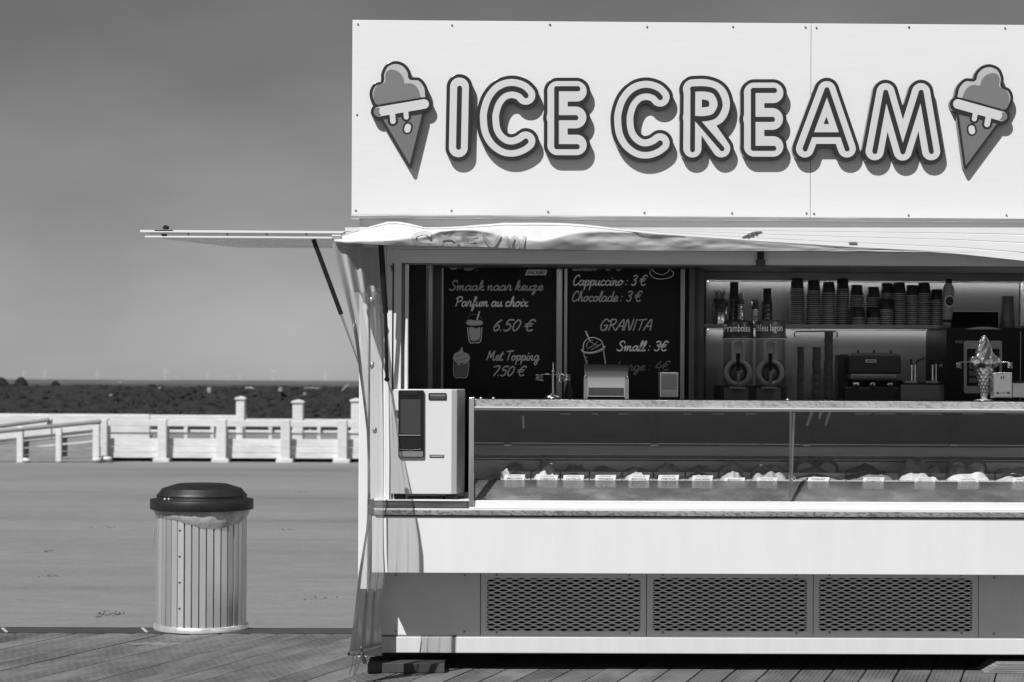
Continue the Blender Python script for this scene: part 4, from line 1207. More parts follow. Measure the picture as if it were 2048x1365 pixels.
# ------------------------------------------------------------------ handwritten lettering
G = {
'a':(.47,[[(.38,.40),(.24,.5),(.08,.34),(.06,.10),(.17,0),(.32,.16),(.40,.47)],[(.40,.47),(.36,.12),(.42,.0),(.50,.08)]]),
'c':(.36,[[(.33,.38),(.24,.5),(.08,.34),(.06,.10),(.17,0),(.38,.10)]]),
'd':(.47,[[(.38,.40),(.24,.5),(.08,.34),(.06,.10),(.17,0),(.32,.16),(.46,1.0)],[(.46,1.0),(.37,.14),(.42,.0),(.50,.08)]]),
'e':(.36,[[(.05,.16),(.26,.26),(.33,.40),(.23,.5),(.08,.34),(.06,.10),(.17,0),(.38,.10)]]),
'f':(.32,[[(.0,.10),(.18,.4),(.32,.88),(.26,1.0),(.19,.85),(.10,.0),(.04,-.38),(.09,-.45),(.18,-.2),(.16,.04),(.34,.16)]]),
'g':(.44,[[(.38,.40),(.24,.5),(.08,.34),(.06,.10),(.17,0),(.32,.16),(.40,.47)],[(.40,.47),(.32,-.25),(.2,-.45),(.10,-.36),(.22,-.1),(.48,.10)]]),
'h':(.45,[[(.02,.06),(.22,.6),(.28,.93),(.22,1.0),(.14,.7),(.05,0)],[(.05,0),(.17,.36),(.29,.48),(.34,.38),(.30,.1),(.35,.0),(.46,.08)]]),
'i':(.24,[[(.04,.2),(.13,.48),(.08,.1),(.13,0),(.25,.08)],[(.18,.70),(.19,.74)]]),
'k':(.42,[[(.02,.06),(.22,.6),(.28,.93),(.22,1.0),(.14,.7),(.05,0)],[(.09,.16),(.24,.44),(.33,.46),(.30,.32),(.12,.22),(.25,.06),(.32,.0),(.44,.08)]]),
'l':(.24,[[(.0,.08),(.2,.55),(.28,.92),(.22,1.0),(.14,.7),(.07,.14),(.12,0),(.26,.08)]]),
'm':(.60,[[(.02,.34),(.10,.48),(.05,0)],[(.05,0),(.15,.36),(.24,.48),(.27,.38),(.22,0)],[(.22,0),(.33,.36),(.43,.48),(.47,.38),(.43,.1),(.48,0),(.60,.08)]]),
'n':(.42,[[(.02,.34),(.10,.48),(.05,0)],[(.05,0),(.15,.36),(.26,.48),(.30,.38),(.26,.1),(.31,0),(.43,.08)]]),
'o':(.42,[[(.24,.5),(.08,.34),(.06,.10),(.17,0),(.32,.16),(.34,.40),(.24,.5)],[(.24,.5),(.30,.40),(.46,.40)]]),
'p':(.42,[[(.02,.3),(.11,.48),(.02,-.45)],[(.07,.12),(.18,.42),(.31,.48),(.36,.34),(.28,.08),(.16,0),(.07,.1)],[(.2,0),(.43,.10)]]),
'r':(.38,[[(.0,.08),(.13,.50),(.17,.60),(.18,.48),(.30,.46),(.25,.12),(.30,0),(.40,.08)]]),
't':(.28,[[(.02,.12),(.17,.55),(.22,.88)],[(.22,.88),(.09,.14),(.14,0),(.30,.08)],[(.04,.60),(.33,.64)]]),
'u':(.44,[[(.04,.3),(.11,.48),(.06,.1),(.13,0),(.26,.14),(.36,.48)],[(.36,.48),(.31,.1),(.36,0),(.46,.08)]]),
'x':(.40,[[(.03,.42),(.11,.48),(.24,.02),(.40,.08)],[(.36,.48),(.02,0)]]),
'z':(.42,[[(.05,.40),(.13,.48),(.33,.44),(.08,.06),(.22,.06),(.26,-.15),(.15,-.43),(.06,-.34),(.22,-.06),(.44,.10)]]),
'S':(.52,[[(.52,.80),(.48,.97),(.32,1.0),(.18,.82),(.26,.58),(.40,.36),(.34,.08),(.16,0),(.02,.14)]]),
'P':(.50,[[(.20,.95),(.06,0)],[(.04,.76),(.22,.98),(.46,.96),(.50,.70),(.32,.50),(.14,.46)]]),
'M':(.70,[[(.0,.04),(.10,.45),(.20,.98),(.30,.25)],[(.30,.25),(.58,.98),(.53,.4),(.56,0),(.68,.08)]]),
'T':(.48,[[(.06,.92),(.62,.99)],[(.36,.96),(.18,0)]]),
'C':(.46,[[(.47,.80),(.44,.97),(.32,1.0),(.12,.68),(.06,.24),(.16,0),(.32,.06),(.46,.2)]]),
'L':(.42,[[(.28,.98),(.12,.2),(.02,.02),(.42,.04)]]),
'G':(.56,[[(.54,.80),(.46,.98),(.32,.98),(.12,.66),(.06,.24),(.18,0),(.36,.08),(.48,.42)],[(.28,.42),(.50,.44),(.42,0)]]),
'R':(.56,[[(.20,.95),(.06,0)],[(.04,.80),(.24,.98),(.48,.94),(.48,.68),(.30,.50),(.14,.48)],[(.26,.49),(.50,0)]]),
'A':(.56,[[(.0,0),(.46,1.0),(.46,0)],[(.14,.36),(.48,.38)]]),
'N':(.60,[[(.0,0),(.18,1.0),(.38,0),(.58,1.0)]]),
'I':(.26,[[(.20,1.0),(.04,0)]]),
'0':(.46,[[(.30,1),(.12,.7),(.06,.2),(.18,0),(.36,.3),(.44,.8),(.30,1)]]),
'3':(.42,[[(.12,.88),(.28,1),(.42,.86),(.32,.62),(.18,.55),(.34,.42),(.32,.12),(.16,0),(.02,.12)]]),
'4':(.46,[[(.36,1),(.04,.34),(.46,.36)],[(.40,.62),(.28,0)]]),
'5':(.46,[[(.50,.98),(.22,.96),(.13,.58),(.30,.60),(.38,.36),(.26,.06),(.12,0),(.02,.10)]]),
'6':(.44,[[(.42,.98),(.18,.66),(.06,.22),(.16,0),(.34,.18),(.32,.44),(.20,.48),(.08,.30)]]),
'7':(.42,[[(.08,.94),(.50,.98),(.14,0)]]),
'€':(.58,[[(.56,.84),(.46,1),(.30,.92),(.14,.5),(.16,.1),(.30,0),(.46,.10)],[(.02,.60),(.44,.64)],[(.0,.40),(.38,.44)]]),
':':(.20,[[(.08,.46),(.09,.50)],[(.03,.06),(.04,.10)]]), '.':(.16,[[(.02,.0),(.03,.05)]]), ' ':(.24,[]),
}
def script(par, text, px0, px1, py_base, cap, Y, m_, w=1.15, name='lettering', label=None, skip=()):
    """hand lettering: capitals cap px high on a base line, fitted between px0 and px1"""
    adv = 0
    for ch in text: adv += G[ch][0]
    sx = (px1-px0)/adv
    x = 0.0; ks = (Y + CAMD)/F
    for ci, ch in enumerate(text):
        wd, strokes = G[ch]
        if strokes and ci not in skip:
            mb = MB()
            for st in strokes:
                pts = smooth(st, 5) if len(st) > 2 else st
                v = []
                for (a, b_) in pts:
                    p = P(px0 + (x + a + 0.10*(b_-0.3))*sx, py_base - b_*cap, Y)
                    v.append(p)
                # flat ribbon with round-ish ends, drawn on the board
                L_, R_ = [], []
                for i in range(len(v)):
                    d = v[min(i+1, len(v)-1)] - v[max(i-1, 0)]
                    d = Vector((d.x, 0, d.z)); d = d.normalized() if d.length > 1e-9 else Vector((1,0,0))
                    n_ = Vector((-d.z, 0, d.x))*(w*ks*(0.8 if i in (0, len(v)-1) else 1.0)*(1+0.25*abs(d.x)))
                    L_.append(v[i]+n_); R_.append(v[i]-n_)
                d0 = (v[0]-v[1]).normalized()*w*ks*0.6; d1 = (v[-1]-v[-2]).normalized()*w*ks*0.6
                L_[0] += d0; R_[0] += d0; L_[-1] += d1; R_[-1] += d1
                mb.grid([L_, R_], False)
                Y -= 0.0002
            Y += 0.0002*len(strokes)
            mb.build(name, m_, parent=par)
        x += wd
_tcache = {}
def textmesh(s, bold=0.0):
    key = (s, bold)
    if key not in _tcache:
        cu = bpy.data.curves.new('t', 'FONT'); cu.body = s; cu.size = 1.0; cu.offset = bold; cu.resolution_u = 2
        ob = bpy.data.objects.new('t', cu); COL.objects.link(ob)
        me = bpy.data.meshes.new_from_object(ob.evaluated_get(bpy.context.evaluated_depsgraph_get()))
        v = np.array([tuple(q.co) for q in me.vertices]); f = [tuple(p.vertices) for p in me.polygons]
        bpy.data.objects.remove(ob); bpy.data.curves.remove(cu); bpy.data.meshes.remove(me)
        _tcache[key] = (v, f)
    return _tcache[key]
def ptext(par, s, px0, py0, px1, py1, Y, m_, bold=0.02, shear=0.0, name='lettering', curve=None):
    v, f = textmesh(s, bold)
    mn, mx = v.min(0), v.max(0)
    a = (v[:, 0]-mn[0])/(mx[0]-mn[0]); b_ = (v[:, 1]-mn[1])/(mx[1]-mn[1])
    mb = MB()
    vs_ = []
    for i in range(len(v)):
        px = px0 + (px1-px0)*(a[i]*(1-abs(shear)) + b_[i]*abs(shear)); py = py1 + (py0-py1)*b_[i]
        vs_.append(P(px, py, Y) if curve is None else curve(px, py))
    mb.add(vs_, f)
    return mb.build(name, m_, parent=par)

# ------------------------------------------------------------------ menu boards
def board(px0, px1, label):
    a, b_ = P(px0, 650, IY).x, P(px1, 650, IY).x
    o = thing('menu_board', ((a+b_)/2, IY, 0.9), label, 'menu board')
    MB().box(a, b_, IY, IY+0.012, 0.92, ZI-0.003).build('board', M_chalk, parent=o)
    return o
TY = IY - 0.0025
b1 = board(886.8, 1112, 'black chalk menu board with milkshake cups at the left inside the kiosk')
b2 = board(1134.8, 1360.5, 'black chalk menu board listing coffee and granita in the middle of the kiosk')
script(b1, 'Smaak naar keuze', 899, 1086, 581, 19, TY, M_chalkg, 1.15)
script(b1, 'Parfum au choix', 911, 1056, 613, 19, TY, M_chalkw, 1.15)
script(b1, '6.50 €', 986, 1070, 662, 22, TY, M_chalkg, 1.3)
script(b1, 'Met Topping', 974, 1078, 721, 19, TY, M_chalkg, 1.15)
script(b1, '7.50 €', 984, 1052, 752, 19, TY, M_chalkg, 1.15)
mb = MB().hexa([P(1050, 551, TY), P(1092, 551, TY), P(1095, 540, TY), P(1054, 540, TY)], (0, -0.001, 0)); pl_ = mb.build('badge', M_chalkw, parent=b1)
ptext(pl_, 'SNICKERS', 1053, 542.5, 1092, 548.8, TY-0.002, M_ink, 0.03, 0.12)
def stroke(par, pts, Y, m_, w=1.2, name='drawing', n=6, closed=False):
    pts = smooth(pts, n, closed) if len(pts) > 2 else pts
    if closed: pts = pts + [pts[0]]
    ks = (Y+CAMD)/F; v = [P(x, y, Y) for x, y in pts]; L_, R_ = [], []
    for i in range(len(v)):
        d = v[min(i+1, len(v)-1)] - v[max(i-1, 0)]; d = d.normalized() if d.length > 1e-9 else Vector((1,0,0))
        n_ = Vector((-d.z, 0, d.x))*w*ks
        L_.append(v[i]+n_); R_.append(v[i]-n_)
    MB().grid([L_, R_], False).build(name, m_, parent=par)
def fillp(par, pts, Y, m_, name='drawing'):
    MB().hexa([P(x, y, Y) for x, y in pts], (0, 0.0008, 0)).build(name, m_, parent=par)
stroke(b1, [(899, 534), (904, 538), (912, 537), (914, 532)], TY, M_chalkg, 2); stroke(b1, [(922, 530), (920, 538)], TY, M_chalkg, 2)
stroke(b1, [(928, 538), (940, 539), (951, 533)], TY, M_chalkg, 2.4); stroke(b1, [(954, 534), (954, 536)], TY, M_chalkw, 1); stroke(b1, [(954, 540.5), (954, 542.5)], TY, M_chalkw, 1)
# bucket cup with straw
fillp(b1, [(935, 656), (963, 656), (960, 683), (939, 683)], TY, M_chalkd)
fillp(b1, smooth([(938, 657), (946, 655), (953, 658), (960, 655), (959, 676), (950, 682), (942, 680)], 4, True), TY-0.001, M_chalkg)
stroke(b1, [(935, 655), (939, 684), (950, 685.5), (961, 683), (964, 655)], TY-0.0015, M_chalkw, 0.7)
fillp(b1, smooth([(932, 645), (938, 640), (950, 641), (961, 641), (966, 646), (963, 650), (949, 652), (935, 650)], 4, True), TY-0.0018, M_chalkg)
stroke(b1, [(935, 641), (938, 632), (949, 629), (960, 633), (964, 641)], TY-0.001, M_chalkd, 0.6)
stroke(b1, [(954, 640), (959, 623)], TY-0.0022, M_chalkw, 1.5)
stroke(b1, [(937, 647), (950, 645), (962, 646)], TY-0.0024, M_chalkw, 0.6)
# cup with whipped top
fillp(b1, [(909, 728), (937, 728), (933, 754), (910, 754)], TY, M_chalkd)
stroke(b1, [(907, 725), (909, 753), (921, 755.5), (934, 753), (938, 725)], TY-0.0015, M_chalkg, 0.8)
fillp(b1, smooth([(906, 715), (910, 707), (918, 703), (925, 694), (926, 703), (937, 709), (940, 718), (935, 726), (928, 729), (923, 726), (918, 732), (914, 727), (908, 723)], 4, True), TY-0.0018, M_chalkg)
stroke(b1, [(912, 713), (922, 711), (930, 705)], TY-0.0024, M_chalkd, 0.6); stroke(b1, [(910, 721), (925, 720), (936, 714)], TY-0.0024, M_chalkd, 0.6)
script(b2, 'Latte : 3 €', 1146, 1245, 541, 20, TY, M_chalkg, 1.15)
script(b2, 'Cappuccino : 3 €', 1146, 1294, 571, 20, TY, M_chalkw, 1.1)
script(b2, 'Chocolade : 3 €', 1144, 1284, 603, 20, TY, M_chalkg, 1.1)
script(b2, 'GRANITA', 1200, 1304, 661, 22, TY, M_chalkg, 1.2)
script(b2, 'Small : 3€', 1234, 1336, 702, 19, TY, M_chalkw, 1.15)
script(b2, 'Large : 4€', 1230, 1340, 741, 18, TY, M_chalkd, 1.15)
stroke(b2, [(1301, 535), (1309, 545), (1322, 549.5), (1334, 546), (1342, 535)], TY, M_chalkw, 0.8)
stroke(b2, [(1301, 541), (1300, 549), (1310, 557), (1325, 558.5), (1343, 554), (1347, 546), (1342, 541)], TY, M_chalkw, 0.8)
stroke(b2, [(1166, 701), (1168, 686), (1177, 677), (1190, 676), (1203, 683), (1207, 695)], TY, M_chalkw, 0.9)
stroke(b2, [(1162, 700), (1172, 705), (1190, 704), (1209, 695), (1205, 692)], TY, M_chalkw, 1.0)
stroke(b2, [(1163, 703), (1175, 707.5), (1195, 705), (1210, 698)], TY, M_chalkg, 0.8)
stroke(b2, [(1167, 707), (1174, 729)], TY, M_chalkg, 1.0); stroke(b2, [(1207, 702), (1211, 728)], TY, M_chalkg, 1.2)
stroke(b2, [(1171, 662), (1180, 682)], TY, M_chalkw, 1.2)
for pts in ([(1172, 695), (1176, 685), (1186, 681)], [(1174, 698), (1186, 692), (1196, 683)], [(1182, 700), (1194, 694), (1203, 688)], [(1181, 684), (1190, 689), (1198, 692)], [(1170, 715), (1175, 716)], [(1172, 722), (1176, 722)]):
    stroke(b2, pts, TY, M_chalkg, 0.7)

# ------------------------------------------------------------------ things on the niche shelf
GZ2 = zsh + 0.001
def shelf_pt(px, Y): return Vector((P(px, 648, Y).x, Y, GZ2))
# paper cups in stacks, upside down
M_cup = mat('cup_dark', 0.028, 0.45, var=0.15, vscale=15, rnd=0.3)
M_cupr = mat('cup_rim', 0.42, 0.4, rnd=0.2, var=0.05)
RC, RT, HC = 0.044, 0.034, 0.070
cup_b = MB().lathe([(RC-0.002, 0.004), (RT, HC), (RT-0.003, HC+0.001), (RT-0.004, HC-0.005), (0.001, HC-0.005)], seg=20)
cme = cup_b.data('paper_cup_body'); cme.materials.append(M_cup); cme.materials.append(M_cupr)
rim = [(RC-0.002, 0.006)] + [(RC-0.001+0.0028*math.cos(t), 0.003+0.0028*math.sin(t)) for t in (math.pi/2, 0.5, 0, -0.5, -math.pi/2)] + [(RC-0.003, 0.002)]
nb = MB().lathe([(RC-0.002, 0.004), (RT, HC), (RT-0.003, HC+0.001), (RT-0.004, HC-0.005), (0.001, HC-0.005)], seg=20)
n0 = len(nb.f); nb.lathe(rim, seg=20)
cme = nb.data('paper_cup'); cme.materials.append(M_cup); cme.materials.append(M_cupr)
cme.polygons.foreach_set('material_index', [0]*n0 + [1]*(len(nb.f)-n0))
stk = [(1594, 559, 0, 'leftmost tall stack'), (1627, 560, 0, 'second stack from left'), (1657, 567, 0, 'third stack from left'), (1685, 560, 0.02, 'slim fourth stack'),
       (1713, 572, 0.03, 'fifth stack from left'), (1746, 576, 0.03, 'sixth stack from left'), (1774, 568, 0.04, 'seventh stack from left'), (1798, 565, 0, 'eighth stack from left'),
       (1824, 570, 0.01, 'ninth stack from left'), (1848, 566, 0, 'tenth stack from left'), (1874, 580, 0, 'stack beside the bottle'),
       (1717, 617, -0.07, 'short front stack below the fifth'), (1747, 617, -0.07, 'short front stack below the sixth'), (1772, 598, -0.06, 'middling front stack below the seventh')]
DZ = 0.0128
ORD = 'first second third fourth fifth sixth seventh eighth ninth tenth eleventh twelfth thirteenth fourteenth fifteenth sixteenth seventeenth eighteenth nineteenth twentieth'.split()
for px, pyt, dy, lb in stk:
    Y = 1.76 + dy
    b_ = shelf_pt(px, Y)
    n = max(1, int(round((P(px, pyt, Y).z - GZ2 - HC)/DZ)) + 1)
    for i in range(n):
        o = bpy.data.objects.new('paper_cup', cme); COL.objects.link(o)
        o.location = b_ + Vector((random.uniform(-.001,.001), random.uniform(-.001,.001), i*DZ))
        o.scale = (0.92 if 'slim' in lb else 1.0,)*2 + (1,)
        o.rotation_euler = (random.uniform(-.02,.02), random.uniform(-.02,.02), random.uniform(0, 6))
        tag(o, 'dark paper cup, %s from the bottom of the %s' % (ORD[i], lb), 'cup', 'paper cups stacked on the shelf')
# straw cup
st = thing('straw_holder', shelf_pt(1440, 1.70), 'steel beaker full of straws at the left end of the shelf', 'straw holder')
c = ORG[st.name]
MB().lathe([(0.040, 0.0), (0.047, 0.155), (0.045, 0.155), (0.038, 0.004), (0.001, 0.004)], c, 28).build('beaker', M_steel, parent=st)
for i in range(26):
    a = random.uniform(0, 6.28); r1 = random.uniform(0, 0.034); r2 = r1 + random.uniform(0.0, 0.045)
    MB().cyl((c.x+r1*math.cos(a), c.y+r1*math.sin(a), c.z+0.01), (c.x+r2*math.cos(a), c.y+r2*math.sin(a)*0.7, c.z+random.uniform(0.175, 0.215)), 0.004, seg=7).build('straw', random.choice([M_mid, M_light, M_dark, M_mid]), parent=st)
# stacks of clear and dark tumblers
M_clear = glassmat('clear_plastic', 0.86, 0.1, 0.10)
M_smoke = mat('smoke_plastic', 0.05, 0.2, var=0.1)
def tumbler_stack(px, Y, n, rc, rt, h, dz, m_, mr, label, grp):
    b_ = shelf_pt(px, Y)
    q = MB().lathe([(rc, 0.003), (rt, h), (0.001, h)], seg=20); n0 = len(q.f)
    q.lathe([(rc-0.001, 0.005), (rc+0.002, 0.004), (rc+0.002, 0.001), (rc-0.001, 0.0)], seg=20)
    me = q.data('tumbler'); me.materials.append(m_); me.materials.append(mr)
    me.polygons.foreach_set('material_index', [0]*n0 + [1]*(len(q.f)-n0))
    for i in range(n):
        o = bpy.data.objects.new('tumbler', me); COL.objects.link(o); o.location = b_ + Vector((0, 0, i*dz))
        tag(o, label + ', %s from below' % ORD[i], 'tumbler', grp)
tumbler_stack(1468, 1.74, 6, 0.031, 0.026, 0.115, 0.029, M_smoke, M_dark, 'dark tumbler in the tall stack right behind the straws', 'dark tumblers behind the straws')
tumbler_stack(1482, 1.68, 12, 0.021, 0.017, 0.075, 0.0105, M_clear, M_light, 'clear plastic tumbler in the left thin stack behind the dispensers', 'left clear tumblers')
tumbler_stack(1510, 1.68, 9, 0.024, 0.020, 0.075, 0.0105, M_clear, M_light, 'clear plastic tumbler in the right thin stack behind the dispensers', 'right clear tumblers')
tumbler_stack(1534, 1.74, 5, 0.034, 0.027, 0.115, 0.027, M_smoke, M_dark, 'dark tumbler in the stack behind the blue lagoon dispenser', 'dark tumblers right')
# bottle
bo = thing('sauce_bottle', shelf_pt(1897, 1.68), 'pale sauce bottle with dark cap standing at the right end of the cups', 'bottle')
c = ORG[bo.name]
M_bot = mat('bottle_label', 0.34, 0.35, var=0.25, vscale=14)
MB().lathe([(0.001, 0), (0.033, 0.0), (0.036, 0.006), (0.036, 0.215), (0.030, 0.24), (0.019, 0.257), (0.019, 0.262)], c, 24).build('body', M_bot, parent=bo)
MB().lathe([(0.0365, 0.018), (0.0368, 0.019), (0.0368, 0.034), (0.0365, 0.035)], c, 24).build('label_band', M_ink, parent=bo)
MB().lathe([(0.019, 0.258), (0.020, 0.262), (0.020, 0.284), (0.001, 0.285)], c, 20).build('cap', M_black, parent=bo)
def bot_c(px, py, r=0.0375):
    p = P(px, py, c.y-0.03); dx = max(-0.034, min(0.034, p.x-c.x)); return Vector((c.x+dx, c.y - math.sqrt(max(1e-6, r*r-dx*dx)), p.z))
circ = MB(); ring = []
for rr in (9.5, 8.2):
    ring.append([bot_c(1899 + rr*math.cos(t), 603 + rr*1.25*math.sin(t)) for t in np.linspace(0, 6.2832, 25)])
circ.grid(ring).build('emblem_ring', M_card, parent=bo)
MB().grid([[bot_c(1899 + 7.4*k*math.cos(t), 603 + 9.2*k*math.sin(t)) for t in np.linspace(0, 6.2832, 25)] for k in (0.05, 0.5, 1.0)]).build('emblem', M_ink, parent=bo)
# grey cups on the machine and at the right edge
# ------------------------------------------------------------------ soft serve machine
MY = 1.32
mx0, mx1 = P(1893, 720, MY).x, P(2100, 720, MY).x
ss = thing('soft_serve_machine', ((mx0+mx1)/2, MY, 0.902), 'big black soft serve machine at the right end behind the counter', 'machine')
ztop = P(1950, 656, MY).z
MB().box(mx0, mx1, MY, NY-0.05, 0.902, ztop).build('housing', M_deep, parent=ss, bevel=0.006)
MB().box(P(2040, 720, MY).x, P(2041.5, 720, MY).x, MY-0.003, MY, 0.93, ztop-0.02).build('door_gap', M_mid, parent=ss)
MB().hexa([P(1902, 657, MY+0.03), P(1997, 657, MY+0.03), P(1997, 624, MY+0.18), P(1908, 623, MY+0.18)], (0, 0.03, 0)).build('hopper_cover', M_deep, parent=ss, bevel=0.004)
MB().tube([P(1908, 623, MY+0.178), P(1997, 623.5, MY+0.178)], 0.0022, 6).build('cover_edge', M_light, parent=ss)
rows = [[P(1928 + 78*t, 659 - 5*math.sin(math.pi*t)*k, MY-0.004) for t in np.linspace(0, 1, 15)] for k in (0, 1)]
MB().grid(rows).build('hopper_lip', M_mid, parent=ss)
def rrect(px0, py0, px1, py1, r, Y):
    out = []
    for cx, cy, t0 in ((px1-r, py0+r, -90), (px1-r, py1-r, 0), (px0+r, py1-r, 90), (px0+r, py0+r, 180)):
        for s_ in range(5):
            t = R(t0 + 22.5*s_); out.append(P(cx + r*math.cos(t), cy + r*math.sin(t), Y))
    return out
sc_ = MB().hexa(rrect(1928, 682, 2004, 787, 4, MY-0.006), (0, 0.005, 0)).build('control_panel', M_mid, parent=ss)
MB().hexa(rrect(1934, 698, 1999, 772, 1, MY-0.009), (0, 0.003, 0)).build('display', M_deep, parent=sc_)
for r_ in range(4):
    for cix in range(3):
        MB().hexa(rrect(1938+cix*19, 714+r_*14, 1954+cix*19, 724+r_*14, 3, MY-0.0105), (0, 0.0015, 0)).build('key', M_dark, parent=sc_)
MB().pbox(1911, 681, 1926, 687, MY-0.004, MY).build('badge', M_dark, parent=ss)
gc = Vector((P(2015, 656, MY+0.2).x, MY+0.2, ztop+0.001))
cup2 = MB().lathe([(0.030, 0), (0.044, 0.004), (0.034, 0.215), (0.032, 0.217), (0.001, 0.216)], gc, 24)
M_gcup = mat('grey_cup', 0.09, 0.5, var=0.05)
for px_, lb in ((2015, 'tall grey stack of cups upside down on the soft serve machine'), (2062, 'grey stack of cups on the machine cut by the right edge')):
    gc = Vector((P(px_, 656, MY+0.2).x, MY+0.2, ztop+0.001))
    o = thing('cup_stack', gc, lb, 'cups')
    MB().lathe([(0.030, 0), (0.0435, 0.004), (0.0435, 0.012), (0.034, 0.195), (0.032, 0.197), (0.001, 0.196)], gc, 24).build('cup', M_gcup, parent=o)
    for i in range(3):
        MB().lathe([(0.0430, 0.014+i*0.011), (0.0445, 0.016+i*0.011), (0.0445, 0.019+i*0.011), (0.0425, 0.021+i*0.011)], gc, 24).build('cup_rim', M_gcup, parent=o)

# ------------------------------------------------------------------ granita dispensers
M_tank = glassmat('tank_plastic', 0.72, 0.05, 0.04)
def dispenser(pxc, word, m_lid, wx, label):
    Y = 1.22
    px0, px1 = pxc-32, pxc+32
    o = thing('granita_dispenser', (P(pxc, 800, Y).x, Y, 0.902), label, 'dispenser', 'granita dispensers')
    cx = P(pxc, 700, Y+0.1).x; k = (Y+0.1+CAMD)/F
    zt_, zl_, zb_ = P(pxc, 640, Y).z, P(pxc, 677, Y).z, P(pxc, 745, Y).z
    rr = 30.5*k
    c0 = Vector((cx, Y+0.1, 0))
    lid = MB().lathe([(rr*1.0, zl_), (rr*1.03, zl_+0.004), (rr*1.03, zl_+0.012), (rr*0.99, zl_+0.014), (rr*0.97, zt_-0.014), (rr*0.90, zt_-0.003), (rr*0.6, zt_), (0.001, zt_)], c0, 36).build('lid', m_lid, parent=o)
    MB().lathe([(rr*1.02, zl_-0.007), (rr*1.05, zl_-0.006), (rr*1.05, zl_), (rr, zl_+0.001)], c0, 36).build('lid_rim', M_light, parent=o)
    def on_lid(px, py):
        p = P(px, py, Y); dx = max(-rr*0.97, min(rr*0.97, p.x-cx)); r1 = rr*0.99
        return Vector((cx+dx, c0.y - math.sqrt(max(1e-8, r1*r1-dx*dx)) - 0.002, p.z))
    ptext(lid, word, pxc-wx, 649, pxc+wx, 664 if word[0] == 'F' else 667, Y, M_chalkw, 0.015, curve=on_lid)
    MB().lathe([(rr*0.97, P(pxc, 790, Y).z), (rr*0.97, zl_-0.006)], c0, 32).build('tank', M_tank, parent=o)
    MB().lathe([(rr*0.28, P(pxc, 790, Y).z), (rr*0.30, zl_-0.02), (rr*0.10, zl_-0.015)], c0, 16).build('auger', M_mid, parent=o)
    zc = P(pxc, 746, Y-0.05).z; xc = P(pxc, 746, Y-0.05).x
    kk = (Y-0.05+CAMD)/F; yf = Y-0.05
    # round face with hub, handle and spout
    def disc(r0_, r1_, y0, name, m_, par):
        mb = MB(); n_ = 36
        v = [(xc + r*math.cos(2*math.pi*i/n_), yy, zc + r*math.sin(2*math.pi*i/n_)) for r, yy in ((r0_, y0), (r1_, y0), (r1_, y0+0.02), (r0_, y0+0.02)) for i in range(n_)]
        fs = [(j*n_+i, j*n_+(i+1) % n_, ((j+1) % 4)*n_+(i+1) % n_, ((j+1) % 4)*n_+i) for j in range(4) for i in range(n_)]
        return mb.add(v, fs, True).build(name, m_, parent=par)
    disc(18*kk, 28*kk, yf, 'face_ring', M_mid, o)
    disc(0.001, 17.8*kk, yf+0.012, 'face_disc', M_dark, o)
    MB().hexa([P(pxc-4.5, 707, yf-0.035), P(pxc+4.5, 707, yf-0.035), P(pxc+2.5, 740, yf-0.012), P(pxc-2.5, 740, yf-0.012)], (0, 0.012, 0)).build('tap_handle', M_black, parent=o, bevel=0.003)
    MB().lathe([(6*kk, -0.012), (7*kk, 0.0), (4*kk, 0.012)], (xc, yf-0.012, zc), 14).build('tap_hub', M_dark, parent=o)
    MB().tube([P(pxc+8, 742, yf-0.01), P(pxc+1, 748, yf-0.03), P(pxc, 772, yf-0.03)], [0.008, 0.011, 0.010], 10).build('spout', M_walld, parent=o)
    MB().pbox(pxc-17, 774, pxc+14, 778, yf-0.03, yf+0.02).build('drip_lip', M_mid, parent=o)
    MB().box(P(px0-3, 780, Y-0.02).x, P(px1+1, 780, Y-0.02).x, Y-0.02, Y+0.32, 0.902, P(pxc, 771, Y-0.02).z).build('base', M_cab, parent=o, bevel=0.006)
    MB().pbox(px0+4, 776, px1-12, 800, Y-0.025, Y-0.021).build('base_plate', M_walld, parent=o)
dispenser(1476.5, 'Framboise', mat('lid_dark', 0.035, 0.4, var=0.1), 25.5, 'granita dispenser with dark lid reading Framboise')
dispenser(1541, 'Bleu lagon', mat('lid_grey', 0.075, 0.4, var=0.1), 25.5, 'granita dispenser with grey lid reading Bleu lagon')

# ------------------------------------------------------------------ wafer cone holder
CYY = 1.42
ch = thing('cone_holder', (P(1634, 800, CYY).x, CYY, 0.902), 'clear rack holding three tall columns of nested wafer cups', 'cone holder')
M_acr = glassmat('acrylic', 0.96, 0.02, -0.012)
MB().pbox(1588, 664, 1675, 810, CYY-0.002, CYY+0.002).build('front_sheet', M_acr, parent=ch)
MB().tube([P(1590, 674, CYY-0.01), P(1588.5, 667, CYY-0.01), P(1592, 663.5, CYY-0.01), P(1670, 663.5, CYY-0.01), P(1675, 666, CYY-0.01), P(1674, 675, CYY-0.01)], 0.004, 8).build('top_rail', M_black, parent=ch)
MB().box(P(1586, 800, CYY).x, P(1677, 800, CYY).x, CYY-0.02, CYY+0.16, 0.902, 0.92).build('base', M_cab, parent=ch)
M_waf = mat('wafer_cup', 0.035, 0.8, var=0.35, vscale=20)
